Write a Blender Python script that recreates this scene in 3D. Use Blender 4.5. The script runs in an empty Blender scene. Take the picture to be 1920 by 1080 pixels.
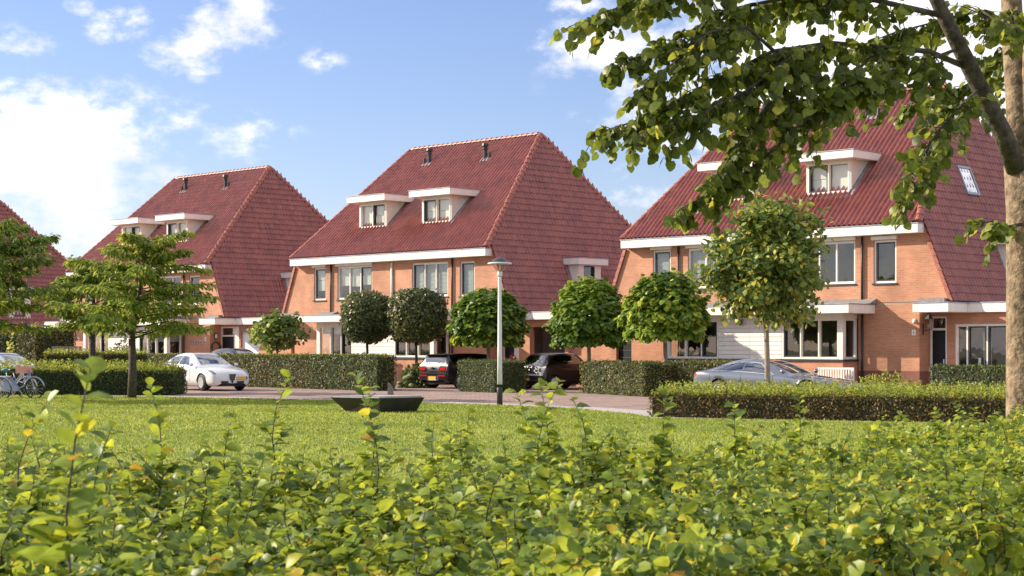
import bpy, bmesh, math, random
import numpy as np
from mathutils import Vector, Matrix
random.seed(7); RNG = np.random.default_rng(11)
SC = bpy.context.scene; COL = SC.collection
R = math.radians
# ---------------------------------------------------------------- camera
F = 3149.0; HZ = 655.0; CH = 1.6
cam = bpy.data.cameras.new('camera'); camo = bpy.data.objects.new('camera', cam); COL.objects.link(camo)
camo.location = (0, 0, CH); camo.rotation_euler = (R(90), 0, 0)
cam.sensor_width = 36; cam.lens = F/1920*36; cam.shift_y = (HZ-540)/1920
cam.clip_start = .1; cam.clip_end = 3000
cam.dof.use_dof = True; cam.dof.focus_distance = 58; cam.dof.aperture_fstop = 14
SC.camera = camo
# ---------------------------------------------------------------- sky and sun
SUN_EL = R(24); SUN_AZ = math.atan2(-.965, .26)
sdir = Vector((math.cos(SUN_EL)*math.sin(SUN_AZ), math.cos(SUN_EL)*math.cos(SUN_AZ), math.sin(SUN_EL)))
sl = bpy.data.lights.new('sun', 'SUN'); sl.energy = 4.3; sl.angle = R(.6); sl.color = (1, .87, .70)
so = bpy.data.objects.new('sun', sl); COL.objects.link(so); so.rotation_euler = (-sdir).to_track_quat('-Z', 'Y').to_euler()
W = bpy.data.worlds.new('World'); SC.world = W; W.use_nodes = True
def world():
    nt = W.node_tree; nt.nodes.clear(); L = nt.links
    def nd(t, **k):
        n = nt.nodes.new(t)
        for a, b in k.items(): setattr(n, a, b)
        return n
    def mth(op, a, b=None, c=None, clamp=False):
        n = nd('ShaderNodeMath', operation=op); n.use_clamp = clamp
        for i, q in enumerate((a, b, c)):
            if q is None: continue
            if isinstance(q, (int, float)): n.inputs[i].default_value = q
            else: L.new(q, n.inputs[i])
        return n.outputs[0]
    sky = nd('ShaderNodeTexSky', sky_type='NISHITA'); sky.sun_disc = False
    sky.sun_elevation = SUN_EL; sky.sun_rotation = SUN_AZ; sky.air_density = 1.0; sky.dust_density = .35; sky.ozone_density = 1.5; sky.altitude = 0
    tc = nd('ShaderNodeTexCoord'); sp = nd('ShaderNodeSeparateXYZ'); L.new(tc.outputs['Generated'], sp.inputs[0])
    x, y, z = sp.outputs
    az = mth('ARCTAN2', x, y); el = mth('ARCSINE', z)
    cv = nd('ShaderNodeCombineXYZ'); L.new(mth('MULTIPLY', az, 1.0), cv.inputs[0]); L.new(mth('MULTIPLY', el, 1.5), cv.inputs[1])
    def noise(scale, det, rough=.55, off=0):
        n = nd('ShaderNodeTexNoise'); n.inputs['Scale'].default_value = scale; n.inputs['Detail'].default_value = det; n.inputs['Roughness'].default_value = rough
        mp = nd('ShaderNodeMapping'); mp.inputs['Location'].default_value = (off, off*.7, 0); L.new(cv.outputs[0], mp.inputs[0]); L.new(mp.outputs[0], n.inputs['Vector']); return n.outputs['Fac']
    n1 = noise(34, 9, .62); n2 = noise(5, 3, .5, 3.1)
    mask = None
    # the clouds in view: azimuth/elevation of each bank, its half size, its density
    for (u, v, ru, rv, amp) in [(110, 330, 235, 150, 1.35), (250, 420, 210, 70, .55), (235, 62, 90, 36, .75), (365, 105, 95, 48, 1.0), (455, 30, 105, 58, .95), (505, 62, 50, 34, .75),
            (612, 113, 40, 26, .62), (400, 265, 150, 70, .5), (30, 108, 110, 34, .62), (1130, 92, 108, 62, 1.25), (1105, 8, 85, 26, .9), (1650, 130, 470, 230, 1.6), (1830, 330, 300, 160, 1.2), (1190, 385, 170, 60, .42), (150, 35, 40, 30, .6), (60,490,200,60,.55)]:
        a0 = math.atan((u-960)/F); e0 = math.atan((HZ-v)/F)
        da = mth('MULTIPLY', mth('SUBTRACT', az, a0), F/(ru*1.4)); de = mth('MULTIPLY', mth('SUBTRACT', el, e0), F/(rv*1.4))
        d2 = mth('ADD', mth('MULTIPLY', da, da), mth('MULTIPLY', de, de))
        m = mth('MULTIPLY', mth('SUBTRACT', 1.0, mth('SQRT', d2), clamp=True), amp)
        mask = m if mask is None else mth('MAXIMUM', mask, m)
    # cloud out of view all round, its cover thickened to add fill light
    far = mth('SUBTRACT', mth('MAXIMUM', mth('ABSOLUTE', az), mth('MULTIPLY', el, 1.6)), .34)
    gen = mth('MULTIPLY', mth('MULTIPLY', far, 8.0, clamp=True), mth('MULTIPLY', mth('SUBTRACT', n2, .33), 5.0, clamp=True))
    mask = mth('MAXIMUM', mask, gen)
    n4 = noise(17, 3, .5, 5.3); dens = mth('ADD', mth('ADD', mth('MULTIPLY', mask, 1.25), mth('MULTIPLY', mth('SUBTRACT', n1, .5), 3.4)), mth('MULTIPLY', mth('SUBTRACT', n4, .5), 1.9))
    mr = nd('ShaderNodeMapRange', interpolation_type='SMOOTHSTEP'); mr.inputs[1].default_value = .22; mr.inputs[2].default_value = 1.5; L.new(dens, mr.inputs[0])
    fac = mth('MULTIPLY', mr.outputs[0], mth('MULTIPLY', mask, 3.5, clamp=True))
    tint = nd('ShaderNodeMix', data_type='RGBA'); tint.blend_type = 'MULTIPLY'; tint.inputs[0].default_value = 1.0
    L.new(sky.outputs[0], tint.inputs[6]); tint.inputs[7].default_value = SKYTINT
    mx = nd('ShaderNodeMix', data_type='RGBA'); L.new(fac, mx.inputs[0]); L.new(tint.outputs[2], mx.inputs[6]); 
    n3 = noise(11, 4, .6, 1.7); cc = nd('ShaderNodeMix', data_type='RGBA'); cr = nd('ShaderNodeMapRange'); cr.inputs[1].default_value = .42; cr.inputs[2].default_value = .62; L.new(n3, cr.inputs[0]); L.new(cr.outputs[0], cc.inputs[0])
    cc.inputs[6].default_value = (3.7, 3.75, 4.1, 1); cc.inputs[7].default_value = CLOUD; L.new(cc.outputs[2], mx.inputs[7])
    bg = nd('ShaderNodeBackground'); bg.inputs[1].default_value = SKYS; L.new(mx.outputs[2], bg.inputs[0])
    out = nd('ShaderNodeOutputWorld'); L.new(bg.outputs[0], out.inputs[0])
SKYS = .15; SKYTINT = (.495, .49, .625, 1); CLOUD = (5.9, 5.55, 5.5, 1)
world()
SC.render.engine = 'CYCLES'
SC.view_settings.view_transform = 'Standard'; SC.view_settings.look = 'None'; SC.view_settings.gamma = 1; SC.view_settings.exposure = .9
SC.cycles.max_bounces = 6; SC.cycles.transparent_max_bounces = 12; SC.cycles.use_denoising = True
# ---------------------------------------------------------------- helpers
def G(u, v, z=0.0):
    t = F*(CH-z)/(v-HZ); return Vector(((u-960)/F*t, t, z))
def AT(u, v, Y): return Vector(((u-960)/F*Y, Y, CH-(v-HZ)/F*Y))
def tag(o, label, cat=None, group=None, kind=None):
    if label: o['label'] = label
    if cat: o['category'] = cat
    if group: o['group'] = group
    if kind: o['kind'] = kind
    return o
def thing(name, label, cat, loc=(0, 0, 0), rz=0, group=None):
    o = bpy.data.objects.new(name, None); COL.objects.link(o); o.location = loc; o.rotation_euler = (0, 0, rz); o.empty_display_size = .2
    return tag(o, label, cat, group)
def link(name, me, parent=None):
    o = bpy.data.objects.new(name, me); COL.objects.link(o)
    if parent: o.parent = parent
    return o
MATS = {}
def nodes(name):
    m = bpy.data.materials.new(name); m.use_nodes = True; nt = m.node_tree; b = nt.nodes['Principled BSDF']; MATS[name] = m
    return m, nt, b
def coords(nt, kind='Object'):
    if kind == 'World':
        return nt.nodes.new('ShaderNodeNewGeometry').outputs['Position']
    return nt.nodes.new('ShaderNodeTexCoord').outputs[kind]
def pm(name, col, rough=.6, var=.12, scale=6, bump=0.0, bscale=40, metal=0, coat=0, col2=None, spec=.5, space='World'):
    m, nt, b = nodes(name); L = nt.links
    b.inputs['Roughness'].default_value = rough; b.inputs['Metallic'].default_value = metal; b.inputs['Coat Weight'].default_value = coat; b.inputs['Coat Roughness'].default_value = .08
    b.inputs['Specular IOR Level'].default_value = spec
    c = coords(nt, space)
    n = nt.nodes.new('ShaderNodeTexNoise'); n.inputs['Scale'].default_value = scale; n.inputs['Detail'].default_value = 6; n.inputs['Roughness'].default_value = .6; L.new(c, n.inputs['Vector'])
    r = nt.nodes.new('ShaderNodeValToRGB'); r.color_ramp.elements[0].position = .3; r.color_ramp.elements[1].position = .7
    a = [max(0, q*(1-var)) for q in col]; d = [min(1, q*(1+var)) for q in (col2 or col)]
    r.color_ramp.elements[0].color = (*a, 1); r.color_ramp.elements[1].color = (*d, 1)
    L.new(n.outputs['Fac'], r.inputs[0]); L.new(r.outputs[0], b.inputs['Base Color'])
    if bump:
        n2 = nt.nodes.new('ShaderNodeTexNoise'); n2.inputs['Scale'].default_value = bscale; n2.inputs['Detail'].default_value = 4; L.new(c, n2.inputs['Vector'])
        bp = nt.nodes.new('ShaderNodeBump'); bp.inputs['Strength'].default_value = bump; bp.inputs['Distance'].default_value = .02; L.new(n2.outputs['Fac'], bp.inputs['Height']); L.new(bp.outputs[0], b.inputs['Normal'])
    return m
def brick(name, c1, c2, mortar, bw=.21, bh=.062, flat=False, rough=.85):
    m, nt, b = nodes(name); L = nt.links; b.inputs['Roughness'].default_value = rough
    sp = nt.nodes.new('ShaderNodeSeparateXYZ'); L.new(coords(nt, 'World' if flat else 'Object'), sp.inputs[0])
    cb = nt.nodes.new('ShaderNodeCombineXYZ')
    if flat:
        # courses run along the street
        ca, sa = math.cos(TH), math.sin(TH)
        def lin(p, q):
            a = nt.nodes.new('ShaderNodeMath'); a.operation = 'MULTIPLY'; a.inputs[1].default_value = p; L.new(sp.outputs[0], a.inputs[0])
            d = nt.nodes.new('ShaderNodeMath'); d.operation = 'MULTIPLY_ADD'; d.inputs[1].default_value = q; L.new(sp.outputs[1], d.inputs[0]); L.new(a.outputs[0], d.inputs[2]); return d.outputs[0]
        L.new(lin(ca, -sa), cb.inputs[0]); L.new(lin(sa, ca), cb.inputs[1])
    else:
        ad = nt.nodes.new('ShaderNodeMath'); L.new(sp.outputs[0], ad.inputs[0]); L.new(sp.outputs[1], ad.inputs[1])
        L.new(ad.outputs[0], cb.inputs[0]); L.new(sp.outputs[2], cb.inputs[1])
    t = nt.nodes.new('ShaderNodeTexBrick'); L.new(cb.outputs[0], t.inputs['Vector'])
    t.inputs['Color1'].default_value = (*c1, 1); t.inputs['Color2'].default_value = (*c2, 1); t.inputs['Mortar'].default_value = (*mortar, 1)
    t.inputs['Scale'].default_value = 1; t.inputs['Brick Width'].default_value = bw; t.inputs['Row Height'].default_value = bh; t.inputs['Mortar Size'].default_value = .007; t.inputs['Mortar Smooth'].default_value = .3; t.inputs['Bias'].default_value = -.1
    n = nt.nodes.new('ShaderNodeTexNoise'); n.inputs['Scale'].default_value = .9; n.inputs['Detail'].default_value = 5; L.new(coords(nt, 'World'), n.inputs['Vector'])
    mr = nt.nodes.new('ShaderNodeMapRange'); mr.inputs[1].default_value = .25; mr.inputs[2].default_value = .75; mr.inputs[3].default_value = .74; mr.inputs[4].default_value = 1.2; L.new(n.outputs['Fac'], mr.inputs[0])
    mx = nt.nodes.new('ShaderNodeMix'); mx.data_type = 'RGBA'; mx.blend_type = 'MULTIPLY'; mx.inputs[0].default_value = 1; L.new(t.outputs['Color'], mx.inputs[6]); L.new(mr.outputs[0], mx.inputs[7]); L.new(mx.outputs[2], b.inputs['Base Color'])
    bp = nt.nodes.new('ShaderNodeBump'); bp.inputs['Strength'].default_value = .5; bp.inputs['Distance'].default_value = .008; bp.invert = True; L.new(t.outputs['Fac'], bp.inputs['Height']); L.new(bp.outputs[0], b.inputs['Normal'])
    return m
def leafmat(name, stops, trans=.35, rough=.5, spec=.35):
    m, nt, b = nodes(name); L = nt.links; b.inputs['Roughness'].default_value = rough; b.inputs['Specular IOR Level'].default_value = spec
    at = nt.nodes.new('ShaderNodeAttribute'); at.attribute_name = 'lr'
    oi = nt.nodes.new('ShaderNodeObjectInfo')
    ad = nt.nodes.new('ShaderNodeMath'); ad.operation = 'ADD'; L.new(at.outputs['Fac'], ad.inputs[0]); L.new(oi.outputs['Random'], ad.inputs[1])
    fr = nt.nodes.new('ShaderNodeMath'); fr.operation = 'FRACT'; L.new(ad.outputs[0], fr.inputs[0])
    r = nt.nodes.new('ShaderNodeValToRGB'); e = r.color_ramp.elements
    while len(e) < len(stops): e.new(.5)
    for i, (p, c) in enumerate(stops): e[i].position = p; e[i].color = (*c, 1)
    L.new(fr.outputs[0], r.inputs[0])
    nz = nt.nodes.new('ShaderNodeTexNoise'); nz.inputs['Scale'].default_value = 38; nz.inputs['Detail'].default_value = 3; L.new(coords(nt, 'World'), nz.inputs['Vector'])
    mp = nt.nodes.new('ShaderNodeMapRange'); mp.inputs[1].default_value = .25; mp.inputs[2].default_value = .75; mp.inputs[3].default_value = .62; mp.inputs[4].default_value = 1.3; L.new(nz.outputs['Fac'], mp.inputs[0])
    mu = nt.nodes.new('ShaderNodeMix'); mu.data_type = 'RGBA'; mu.blend_type = 'MULTIPLY'; mu.inputs[0].default_value = 1; L.new(r.outputs[0], mu.inputs[6]); L.new(mp.outputs[0], mu.inputs[7]); r = mu
    L.new(mu.outputs[2], b.inputs['Base Color'])
    tr = nt.nodes.new('ShaderNodeBsdfTranslucent')
    hs = nt.nodes.new('ShaderNodeHueSaturation'); hs.inputs['Hue'].default_value = .485; hs.inputs['Value'].default_value = 1.5; L.new(mu.outputs[2], hs.inputs['Color']); L.new(hs.outputs[0], tr.inputs[0])
    mx = nt.nodes.new('ShaderNodeMixShader'); mx.inputs[0].default_value = trans; L.new(b.outputs[0], mx.inputs[1]); L.new(tr.outputs[0], mx.inputs[2])
    L.new(mx.outputs[0], nt.nodes['Material Output'].inputs[0]); return m
def glassmat(name, tint=(.88, .92, .9), ior=.10):
    m, nt, b = nodes(name); L = nt.links; nt.nodes.remove(b)
    t = nt.nodes.new('ShaderNodeBsdfTransparent'); t.inputs[0].default_value = (*tint, 1)
    g = nt.nodes.new('ShaderNodeBsdfGlossy'); g.inputs['Roughness'].default_value = .015; g.inputs[0].default_value = (.95, .97, 1, 1)
    lw = nt.nodes.new('ShaderNodeLayerWeight'); pw = nt.nodes.new('ShaderNodeMath'); pw.operation = 'POWER'; pw.inputs[1].default_value = 4.0; L.new(lw.outputs['Facing'], pw.inputs[0])
    f = nt.nodes.new('ShaderNodeMath'); f.operation = 'MULTIPLY_ADD'; f.inputs[1].default_value = 1-ior; f.inputs[2].default_value = ior; L.new(pw.outputs[0], f.inputs[0])
    n = nt.nodes.new('ShaderNodeTexNoise'); n.inputs['Scale'].default_value = 1.3; L.new(coords(nt, 'World'), n.inputs['Vector'])
    bp = nt.nodes.new('ShaderNodeBump'); bp.inputs['Strength'].default_value = .05; bp.inputs['Distance'].default_value = .05; L.new(n.outputs['Fac'], bp.inputs['Height']); L.new(bp.outputs[0], g.inputs['Normal'])
    mx = nt.nodes.new('ShaderNodeMixShader'); L.new(f.outputs[0], mx.inputs[0]); L.new(t.outputs[0], mx.inputs[1]); L.new(g.outputs[0], mx.inputs[2]); L.new(mx.outputs[0], nt.nodes['Material Output'].inputs[0]); return m
TH = .767
class MB:
    def __init__(s): s.v = []; s.f = []
    def add(s, vs, fs):
        k = len(s.v); s.v += [tuple(q) for q in vs]; s.f += [[i+k for i in f] for f in fs]; return s
    def box(s, x0, x1, y0, y1, z0, z1, xf=None):
        p = [(x, y, z) for z in (z0, z1) for y in (y0, y1) for x in (x0, x1)]
        if xf: p = [xf(*q) for q in p]
        return s.add(p, [(0, 1, 3, 2), (4, 6, 7, 5), (0, 4, 5, 1), (2, 3, 7, 6), (0, 2, 6, 4), (1, 5, 7, 3)])
    def quad(s, *p): return s.add(p, [(0, 1, 2, 3)])
    def poly(s, pts, off):
        n = len(pts); o = Vector(off); q = [Vector(p) for p in pts]
        return s.add([*q, *[p+o for p in q]], [list(range(n)), list(range(n, 2*n))[::-1]]+[(i, (i+1) % n, n+(i+1) % n, n+i) for i in range(n)])
    def tube(s, pts, rad, seg=8, cap=True):
        pts = [Vector(p) for p in pts]; n = len(pts)
        if isinstance(rad, (int, float)): rad = [rad]*n
        vs = []; prev = None
        for i, p in enumerate(pts):
            t = (pts[min(i+1, n-1)]-pts[max(i-1, 0)]).normalized()
            a = t.orthogonal().normalized() if prev is None else (prev-t*prev.dot(t)).normalized()
            prev = a; b = t.cross(a)
            for k in range(seg):
                w = 2*math.pi*k/seg; vs.append(p+(a*math.cos(w)+b*math.sin(w))*rad[i])
        fs = [(i*seg+k, i*seg+(k+1) % seg, (i+1)*seg+(k+1) % seg, (i+1)*seg+k) for i in range(n-1) for k in range(seg)]
        if cap: fs += [list(range(seg))[::-1], list(range((n-1)*seg, n*seg))]
        return s.add(vs, fs)
    def lathe(s, prof, c=(0, 0, 0), seg=20, axis='z', sc=(1, 1)):
        vs = []; n = len(prof)
        for r, z in prof:
            for k in range(seg):
                w = 2*math.pi*k/seg; a, b = r*math.cos(w)*sc[0], r*math.sin(w)*sc[1]
                vs.append((c[0]+a, c[1]+b, c[2]+z) if axis == 'z' else ((c[0]+a, c[1]+z, c[2]+b) if axis == 'y' else (c[0]+z, c[1]+a, c[2]+b)))
        fs = [(i*seg+k, i*seg+(k+1) % seg, (i+1)*seg+(k+1) % seg, (i+1)*seg+k) for i in range(n-1) for k in range(seg)]
        if prof[0][0] > 1e-4: fs.append(list(range(seg))[::-1])
        if prof[-1][0] > 1e-4: fs.append(list(range((n-1)*seg, n*seg)))
        return s.add(vs, fs)
    def mesh(s, name, mat, smooth=False, bevel=0):
        me = bpy.data.meshes.new(name); me.from_pydata(s.v, [], s.f); me.validate()
        bm = bmesh.new(); bm.from_mesh(me)
        bmesh.ops.remove_doubles(bm, verts=bm.verts, dist=1e-5)
        if bevel: bmesh.ops.bevel(bm, geom=list(bm.edges), offset=bevel, segments=1, affect='EDGES', clamp_overlap=True)
        bmesh.ops.recalc_face_normals(bm, faces=bm.faces); bm.to_mesh(me); bm.free()
        if smooth: me.shade_smooth()
        me.materials.append(MATS[mat] if isinstance(mat, str) else mat); return me
    def build(s, name, mat, parent=None, smooth=False, bevel=0): return link(name, s.mesh(name, mat, smooth, bevel), parent)
def rawmesh(name, V, Fq, mat, lr=None, smooth=False):
    """fast numpy mesh; Fq (n,3) or (n,4)"""
    me = bpy.data.meshes.new(name); V = np.ascontiguousarray(V, dtype=np.float32); Fq = np.ascontiguousarray(Fq, dtype=np.int32); k = Fq.shape[1]
    me.vertices.add(len(V)); me.vertices.foreach_set('co', V.ravel()); me.loops.add(Fq.size); me.loops.foreach_set('vertex_index', Fq.ravel())
    me.polygons.add(len(Fq)); me.polygons.foreach_set('loop_start', np.arange(0, Fq.size, k, dtype=np.int32))
    if lr is not None:
        a = me.attributes.new('lr', 'FLOAT', 'POINT'); a.data.foreach_set('value', np.ascontiguousarray(lr, dtype=np.float32))
    me.update(); me.validate()
    if smooth: me.shade_smooth()
    me.materials.append(MATS[mat]); return me
T_DIA = (np.array([(0, 0, 0), (.5, .33, .09), (1, 0, 0), (.5, -.33, .09)]), np.array([(0, 2, 1), (0, 3, 2)]))
T_LONG = (np.array([(0, 0, 0), (.45, .19, .05), (1, 0, -.12), (.45, -.19, .05)]), np.array([(0, 2, 1), (0, 3, 2)]))
T_OVAL = (np.array([(0, 0, 0), (.14, .22, .05), (.45, .36, .08), (.78, .25, .03), (1, 0, -.07), (.78, -.25, .03), (.45, -.36, .08), (.14, -.22, .05), (.14, 0, .0), (.45, 0, .01), (.78, 0, -.03)]),
          np.array([(0, 8, 1), (1, 8, 2), (8, 9, 2), (2, 9, 3), (9, 10, 3), (3, 10, 4), (0, 7, 8), (7, 6, 8), (8, 6, 9), (6, 5, 9), (9, 5, 10), (5, 4, 10)]))
T_OVAL2 = (T_OVAL[0]*np.array([1, 1.12, 1])+np.array([[0, 0, .0]])+np.stack([0*T_OVAL[0][:, 0], 0*T_OVAL[0][:, 0], .16*np.abs(T_OVAL[0][:, 1])-.22*T_OVAL[0][:, 0]**2], 1), T_OVAL[1])
T_HEART = (np.array([(0, 0, 0), (-.1, .26, .03), (.14, .5, .0), (.5, .5, -.02), (.82, .27, -.08), (1.0, 0, -.16), (.82, -.27, -.08), (.5, -.5, -.02), (.14, -.5, .0), (-.1, -.26, .03), (.4, 0, .06)]),
           np.array([(0, 10, 1), (1, 10, 2), (2, 10, 3), (3, 10, 4), (4, 10, 5), (5, 10, 6), (6, 10, 7), (7, 10, 8), (8, 10, 9), (9, 10, 0)]))
def unit(a): return a/np.maximum(np.linalg.norm(a, axis=-1, keepdims=True), 1e-9)
def leaves(name, P, D, N, size, tmpl, mat, parent=None, lr=None, kind='stuff', smooth=False):
    """P base points, D length directions, N approximate normals"""
    P = np.asarray(P, float); n = len(P); D = unit(np.asarray(D, float)); N = np.asarray(N, float)
    S = unit(np.cross(N, D)); N = np.cross(D, S); size = np.broadcast_to(size, (n,))
    tv, tf = tmpl; k = len(tv)
    V = P[:, None, :]+size[:, None, None]*(tv[None, :, 0:1]*D[:, None, :]+tv[None, :, 1:2]*S[:, None, :]+tv[None, :, 2:3]*N[:, None, :])
    Fq = (tf[None]+(np.arange(n)*k)[:, None, None]).reshape(-1, 3)
    if lr is None: lr = RNG.random(n)
    me = rawmesh(name, V.reshape(-1, 3), Fq, mat, np.repeat(lr, k), smooth)
    o = link(name, me, parent)
    if kind: o['kind'] = kind
    return o
def rdir(n): return unit(RNG.normal(size=(n, 3)))
# ---------------------------------------------------------------- materials
brick('brick_orange', (.52, .242, .138), (.43, .186, .102), (.54, .33, .22))
brick('brick_dark', (.25, .085, .06), (.20, .07, .05), (.22, .12, .09))
brick('paver', (.37, .245, .20), (.26, .18, .155), (.11, .09, .08), .22, .11, flat=True)
brick('concrete_tile', (.46, .42, .385), (.42, .385, .36), (.25, .23, .21), .3, .3, flat=True)
pm('white_paint', (.80, .75, .68), .45, .09, 1.6, .06, 30)
pm('cream_board', (.76, .71, .62), .5, .05, 3)
pm('plank_white', (.78, .76, .72), .5, .04, 2)
pm('dark_frame', (.035, .04, .045), .35, .2)
pm('grey_frame', (.10, .105, .10), .4, .15)
pm('black_pipe', (.03, .028, .028), .45, .2)
pm('lead', (.30, .33, .38), .45, .22, 7, .2, 20, metal=.35)
pm('slate_flash', (.24, .22, .21), .8, .35, 9, .5, 30)
pm('door_dark', (.008, .011, .015), .45, .2, spec=.3)
pm('garage_white', (.74, .75, .77), .45, .03)
pm('room', (.34, .29, .24), .9, .2, 1.2)
pm('curtain', (.50, .51, .45), .85, .15, 3)
pm('blind', (.30, .33, .30), .8, .2, 9)
pm('shade_cream', (.78, .71, .60), .8, .05, 3)
pm('steel', (.55, .57, .60), .35, .1, metal=.8)
pm('galv', (.66, .68, .70), .45, .08, 5)
pm('rubber', (.018, .018, .019), .7, .2)
pm('black_plastic', (.02, .02, .022), .45, .2)
pm('plate_yellow', (.85, .45, .02), .4, .04)
pm('plate_blue', (.02, .08, .45), .4, .04)
pm('red_lamp', (.55, .012, .018), .15, .1, coat=.6)
pm('chrome', (.75, .76, .78), .12, .05, metal=1)
pm('stone_dark', (.022, .021, .02), .35, .35, 5, .15, 60)
pm('stone_top', (.42, .40, .38), .3, .15, 6)
pm('wood_grey', (.22, .19, .16), .85, .25, 8, .4, 30)
pm('bark_dark', (.045, .036, .028), .9, .45, 14, .9, 28, col2=(.085, .07, .052))
pm('bark_lime', (.125, .088, .055), .9, .5, 13, 1.0, 30, col2=(.25, .18, .115))
pm('bark_pale', (.30, .25, .19), .85, .25, 9, .5, 30)
pm('hedge_core', (.032, .036, .016), 1, .4, 9)
pm('soil', (.06, .05, .035), 1, .35, 4)
pm('pink', (.72, .36, .38), .6, .08)
pm('lavender', (.38, .43, .74), .35, .06, coat=.4)
pm('bike_white', (.72, .72, .74), .35, .06, coat=.4)
pm('blue_cloth', (.01, .32, .52), .6, .1)
pm('blue_lid', (.03, .22, .62), .5, .06)
pm('ground_far', (.10, .12, .05), 1, .3, .3)
glassmat('pane_glass'); glassmat('car_glass', (.16, .18, .18), .24); glassmat('roof_glass', (.4, .45, .5), .6); glassmat('lamp_glass', (.88, .80, .76), .05)
pm('headlamp', (.16, .18, .21), .15, .3, 30, metal=.5, coat=.6)
def paint(name, col, metal=.0, rough=.3, coat=1.0): return pm(name, col, rough, .03, 2, metal=metal, coat=coat)
paint('paint_white', (.69, .70, .71)); paint('paint_black', (.006, .006, .008), coat=.45); paint('paint_brown', (.010, .007, .008), .1, coat=.6); paint('paint_grey', (.17, .19, .23), .6); paint('paint_silver', (.55, .58, .62), .5); paint('paint_blue', (.05, .06, .10), .5)
def tilemat():
    m, nt, b = nodes('tile'); L = nt.links
    at = nt.nodes.new('ShaderNodeAttribute'); at.attribute_name = 'lr'; oi = nt.nodes.new('ShaderNodeObjectInfo')
    ad = nt.nodes.new('ShaderNodeMath'); L.new(at.outputs['Fac'], ad.inputs[0]); L.new(oi.outputs['Random'], ad.inputs[1])
    fr = nt.nodes.new('ShaderNodeMath'); fr.operation = 'FRACT'; L.new(ad.outputs[0], fr.inputs[0])
    n = nt.nodes.new('ShaderNodeTexNoise'); n.inputs['Scale'].default_value = 1.1; n.inputs['Detail'].default_value = 6; n.inputs['Roughness'].default_value = .7; L.new(coords(nt, 'World'), n.inputs['Vector'])
    a2 = nt.nodes.new('ShaderNodeMath'); a2.operation = 'MULTIPLY_ADD'; a2.inputs[1].default_value = .28; L.new(fr.outputs[0], a2.inputs[0]); L.new(n.outputs['Fac'], a2.inputs[2])
    r = nt.nodes.new('ShaderNodeValToRGB'); e = r.color_ramp.elements; e.new(.6)
    for q, (p, c) in zip(e, [(.3, (.17, .037, .032)), (.62, (.285, .067, .050)), (.95, (.37, .108, .070))]): q.position = p; q.color = (*c, 1)
    L.new(a2.outputs[0], r.inputs[0]); L.new(r.outputs[0], b.inputs['Base Color'])
    b.inputs['Roughness'].default_value = .36; b.inputs['Specular IOR Level'].default_value = .6; b.inputs['Coat Weight'].default_value = .45; b.inputs['Coat Roughness'].default_value = .33
tilemat()
pm('ridge_tile', (.28, .08, .055), .5, .3, 9, .2, 40, col2=(.36, .12, .08))
leafmat('leaf_hedge', [(0, (0.028, 0.041, 0.011)), (.35, (0.076, 0.103, 0.022)), (.7, (0.152, 0.172, 0.039)), (.88, (0.248, 0.207, 0.041)), (1, (0.220, 0.117, 0.041))], .25)
leafmat('leaf_hedge_dark', [(0, (0.026, 0.048, 0.016)), (.5, (0.057, 0.101, 0.026)), (.85, (0.124, 0.173, 0.042)), (1, (0.246, 0.230, 0.048))], .25)
leafmat('leaf_hedge_brown', [(0, (0.036, 0.036, 0.011)), (.35, (0.084, 0.078, 0.019)), (.65, (0.156, 0.102, 0.030)), (.85, (0.228, 0.132, 0.036)), (1, (0.120, 0.156, 0.030))], .25)
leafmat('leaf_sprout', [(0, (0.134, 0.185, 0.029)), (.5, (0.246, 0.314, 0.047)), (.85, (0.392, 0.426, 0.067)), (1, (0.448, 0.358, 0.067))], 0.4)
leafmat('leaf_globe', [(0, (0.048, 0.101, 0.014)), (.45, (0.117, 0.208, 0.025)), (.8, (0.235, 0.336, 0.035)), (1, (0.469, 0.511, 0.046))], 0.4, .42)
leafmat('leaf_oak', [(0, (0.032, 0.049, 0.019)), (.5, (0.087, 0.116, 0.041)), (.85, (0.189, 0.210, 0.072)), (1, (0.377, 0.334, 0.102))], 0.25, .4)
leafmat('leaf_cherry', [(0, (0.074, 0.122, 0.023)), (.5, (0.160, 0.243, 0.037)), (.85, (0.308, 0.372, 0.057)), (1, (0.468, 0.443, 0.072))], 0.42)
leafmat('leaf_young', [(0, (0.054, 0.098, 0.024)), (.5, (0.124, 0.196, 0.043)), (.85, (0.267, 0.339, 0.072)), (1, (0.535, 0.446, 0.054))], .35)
leafmat('leaf_lime', [(0, (0.062, 0.092, 0.016)), (.5, (0.132, 0.173, 0.026)), (.85, (0.263, 0.305, 0.040)), (1, (0.488, 0.447, 0.062))], 0.45, .42)
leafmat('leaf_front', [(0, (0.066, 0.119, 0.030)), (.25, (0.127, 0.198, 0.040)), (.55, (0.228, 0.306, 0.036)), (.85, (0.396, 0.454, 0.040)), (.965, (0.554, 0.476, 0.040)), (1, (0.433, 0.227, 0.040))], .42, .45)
leafmat('leaf_red', [(0, (.10, .02, .02)), (.6, (.22, .05, .045)), (1, (.30, .11, .07))], .25)
leafmat('leaf_hydr', [(0, (.04, .07, .015)), (.6, (.09, .13, .03)), (1, (.16, .2, .06))], .3)
leafmat('flower_lime', [(0, (.35, .40, .16)), (1, (.50, .52, .26))], .3)
leafmat('grass_blade', [(0, (0.132, 0.192, 0.026)), (.5, (0.228, 0.300, 0.036)), (.85, (0.348, 0.408, 0.054)), (1, (0.480, 0.456, 0.108))], .35)
pm('lawn_soil', (.15, .20, .024), .95, .3, 2.2, .5, 60, col2=(.24, .29, .035))
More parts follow.
